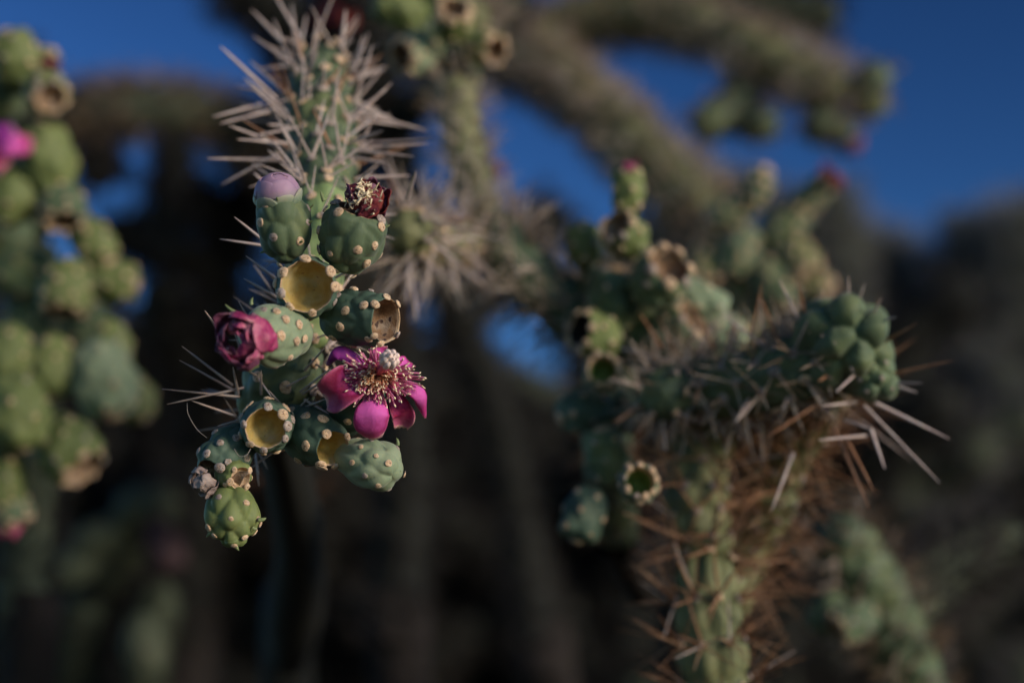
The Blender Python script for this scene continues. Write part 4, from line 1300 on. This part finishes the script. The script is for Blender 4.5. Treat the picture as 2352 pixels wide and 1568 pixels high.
# ================================================================== H: stems lower right
rootH = down(P(2120, 1750, .98), .03, .1)
Hh = thing('cholla_cactus', 'grey green cholla stem leaning in the lower right corner, blurred', 'cactus', rootH)
limb(Hh, [P(2130, 1640, .97), P(2060, 1480, .95), P(1985, 1320, .93), P(1900, 1195, .92)], .0165, 'stem', 'spines', 6, .022, .0005, joint=.12, seed=121, nth=36, step=.003, pitch=.028, H=.34, tone=(.2, .7))
limb(Hh, [P(2040, 1440, .95), P(2120, 1350, 1.0), P(2200, 1290, 1.05), P(2330, 1230, 1.1)], .018, 'stem_far', 'spines_shaded', 9, .028, .0006, joint=.16, seed=123, tone=(.6, 1.2))
trunk(Hh, [rootH, P(2130, 1800, .98), P(2128, 1620, .97)], .05, .018, 12)
pf(Hh, 1965, 1425, .90, 200, 110, 44, 20, mat='skin', cup_mat='cup_brown', cup_depth=.3, seed=201, **mid)
pf(Hh, 1905, 1400, .92, 230, 90, 40, 10, mat='skin', open_cup=False, seed=202, **mid)


# ================================================================== background chollas, each grown from its own trunk
def far_cholla(label, px, z, top_py, seed, mat, smat, tone, r=.03, spread=.5, n_limb=6, group=None, slen=.03, nsp=7, lo=.55):
    rr = np.random.default_rng(seed)
    foot = down(P(px, 1568, z), rr.normal(0, .05), rr.normal(0, .08))
    T = thing('cholla_cactus', label, 'cactus', foot, group)
    top = P(px, top_py, z)
    h = top[2]
    fork = foot + np.array((rr.normal(0, .05), rr.normal(0, .05), max(h * .45, min(1.35, h * .72))))
    trunk(T, [foot, (foot + fork) / 2 + rr.normal(0, .03, 3), fork], r * 2.4, r * 1.5, seed)
    for i in range(n_limb):
        a0 = i / n_limb * 6.28 + rr.normal(0, .3)
        sp = spread * rr.uniform(.4, 1.0)
        e = fork + np.array((math.cos(a0) * sp, math.sin(a0) * sp * .6, (h - fork[2]) * rr.uniform(lo, 1.0)))
        m1 = fork * .6 + e * .4 + np.array((math.cos(a0) * sp * .3, math.sin(a0) * sp * .2, -.05))
        _, path = limb(T, [fork, m1, e], r, mat, smat, nsp, slen, .0011, joint=.22, seed=seed * 5 + i, nth=12, step=.016, pitch=.028, tone=tone, name='branch', taper=.85)
        for j in range(5):
            s0 = path[int(len(path) * rr.uniform(.35, .95)) - 1]
            a1 = a0 + rr.normal(0, 1.2)
            ln = rr.uniform(.15, .42)
            e2 = s0 + np.array((math.cos(a1) * ln * .8, math.sin(a1) * ln * .5, ln * rr.uniform(-.7, .9)))
            limb(T, [s0, (s0 + e2) / 2 + np.array((0, 0, .05)), e2], r * .85, 'stem_far' if rr.random() < .25 else mat, smat, nsp, slen, .0011, joint=.22, seed=seed * 7 + i * 3 + j, nth=12, step=.016, pitch=.028, tone=tone, name='branch')
    return T


T1 = far_cholla('pale hazy cholla crown rising behind the right side fruits', 2030, 3.2, 470, 301, 'stem_far', 'spines_grey', (.3, .9), r=.032, spread=.62, n_limb=13, slen=.04, nsp=9, lo=.7)
T2 = far_cholla('blurred cholla crown at the right frame edge against sky', 2390, 2.9, 420, 302, 'stem_far', 'spines_grey', (.2, .8), r=.032, spread=.5, n_limb=12, slen=.04, nsp=9, lo=.7)
far_cholla('dim cholla filling the lower right background', 2150, 2.4, 760, 303, 'stem_far', 'spines_grey', (.0, .45), r=.034, spread=.6, n_limb=9)
far_cholla('shadowed cholla standing behind the rust spined stem', 1780, 2.2, 820, 304, 'stem_shaded', 'spines_shaded', (.2, .9), r=.034, spread=.5, n_limb=9)
far_cholla('nearly black cholla behind the magenta flower', 1180, 2.1, 830, 305, 'stem_shaded', 'spines_shaded', (.1, .7), r=.034, spread=.55, n_limb=10)
far_cholla('dark brown cholla below the lowest green fruit', 700, 2.3, 860, 306, 'stem_shaded', 'spines_shaded', (.2, .9), r=.034, spread=.55, n_limb=10)
far_cholla('shadowed cholla behind the left fruit chains', 250, 2.1, 700, 307, 'stem_shaded', 'spines_shaded', (.2, .9), r=.034, spread=.55, n_limb=10)
far_cholla('distant dark cholla seen between flower and tower of fruits', 1480, 3.0, 760, 308, 'stem_shaded', 'spines_shaded', (.1, .8), r=.042, spread=.8, n_limb=10, slen=.04)
far_cholla('distant dark cholla behind the hanging lowest fruit', 900, 3.1, 800, 309, 'stem_shaded', 'spines_shaded', (.1, .8), r=.042, spread=.8, n_limb=10, slen=.04)
far_cholla('distant dark cholla at the far left background', 300, 3.0, 650, 310, 'stem_shaded', 'spines_shaded', (.1, .8), r=.042, spread=.8, n_limb=10, slen=.04)

for T_, pts in ((T1, [(1930, 1000, 3.2), (1955, 700, 3.1), (1985, 520, 3.0)]), (T1, [(2060, 950, 3.2), (2050, 700, 3.15), (2030, 540, 3.1)]), (T1, [(1900, 950, 3.2), (1890, 750, 3.15), (1910, 620, 3.1)]),
                (T2, [(2250, 1000, 2.9), (2220, 750, 2.9), (2190, 560, 2.9)]), (T2, [(2310, 950, 2.9), (2290, 700, 2.9), (2270, 520, 2.9)]), (T2, [(2340, 800, 2.8), (2345, 620, 2.8), (2350, 460, 2.8)])):
    limb(T_, [P(*p) for p in pts], .042, 'stem_far', 'spines_grey', 10, .055, .0014, joint=.25, seed=int(pts[0][0]), nth=14, step=.016, pitch=.028, tone=(.3, .9), name='branch')

# dim green fruit chains in the lower left
rootL = down(P(150, 1700, 1.45), 0, .1)
Lc = thing('cholla_cactus', 'dim olive cholla low behind the left fruit chains with a faded pinkish fruit', 'cactus', rootL)
limb(Lc, [P(150, 1620, 1.45), P(200, 1400, 1.42), P(330, 1200, 1.4), P(400, 1120, 1.4)], .022, 'stem_far', 'spines_shaded', 6, .022, .0006, joint=.16, seed=141)
limb(Lc, [P(330, 1620, 1.4), P(340, 1480, 1.4), P(380, 1330, 1.4)], .02, 'stem_far', 'spines_shaded', 6, .022, .0006, joint=.16, seed=143)
for i, (x, y, an_, L, R) in enumerate([(240, 1230, 200, 120, 46), (180, 1290, 210, 120, 48), (60, 1330, 200, 120, 52), (330, 1470, -80, 130, 50), (300, 1180, 60, 100, 44), (370, 1240, -60, 120, 44)]):
    pf(Lc, x, y, 1.33, an_, L, R, 10, mat='stem_far' if i != 5 else 'wither_purple_dim', open_cup=False, seed=210 + i, ns=26, nth=28, tufts=False)
trunk(Lc, [rootL, P(150, 1750, 1.45), P(150, 1590, 1.45)], .06, .024, 13)
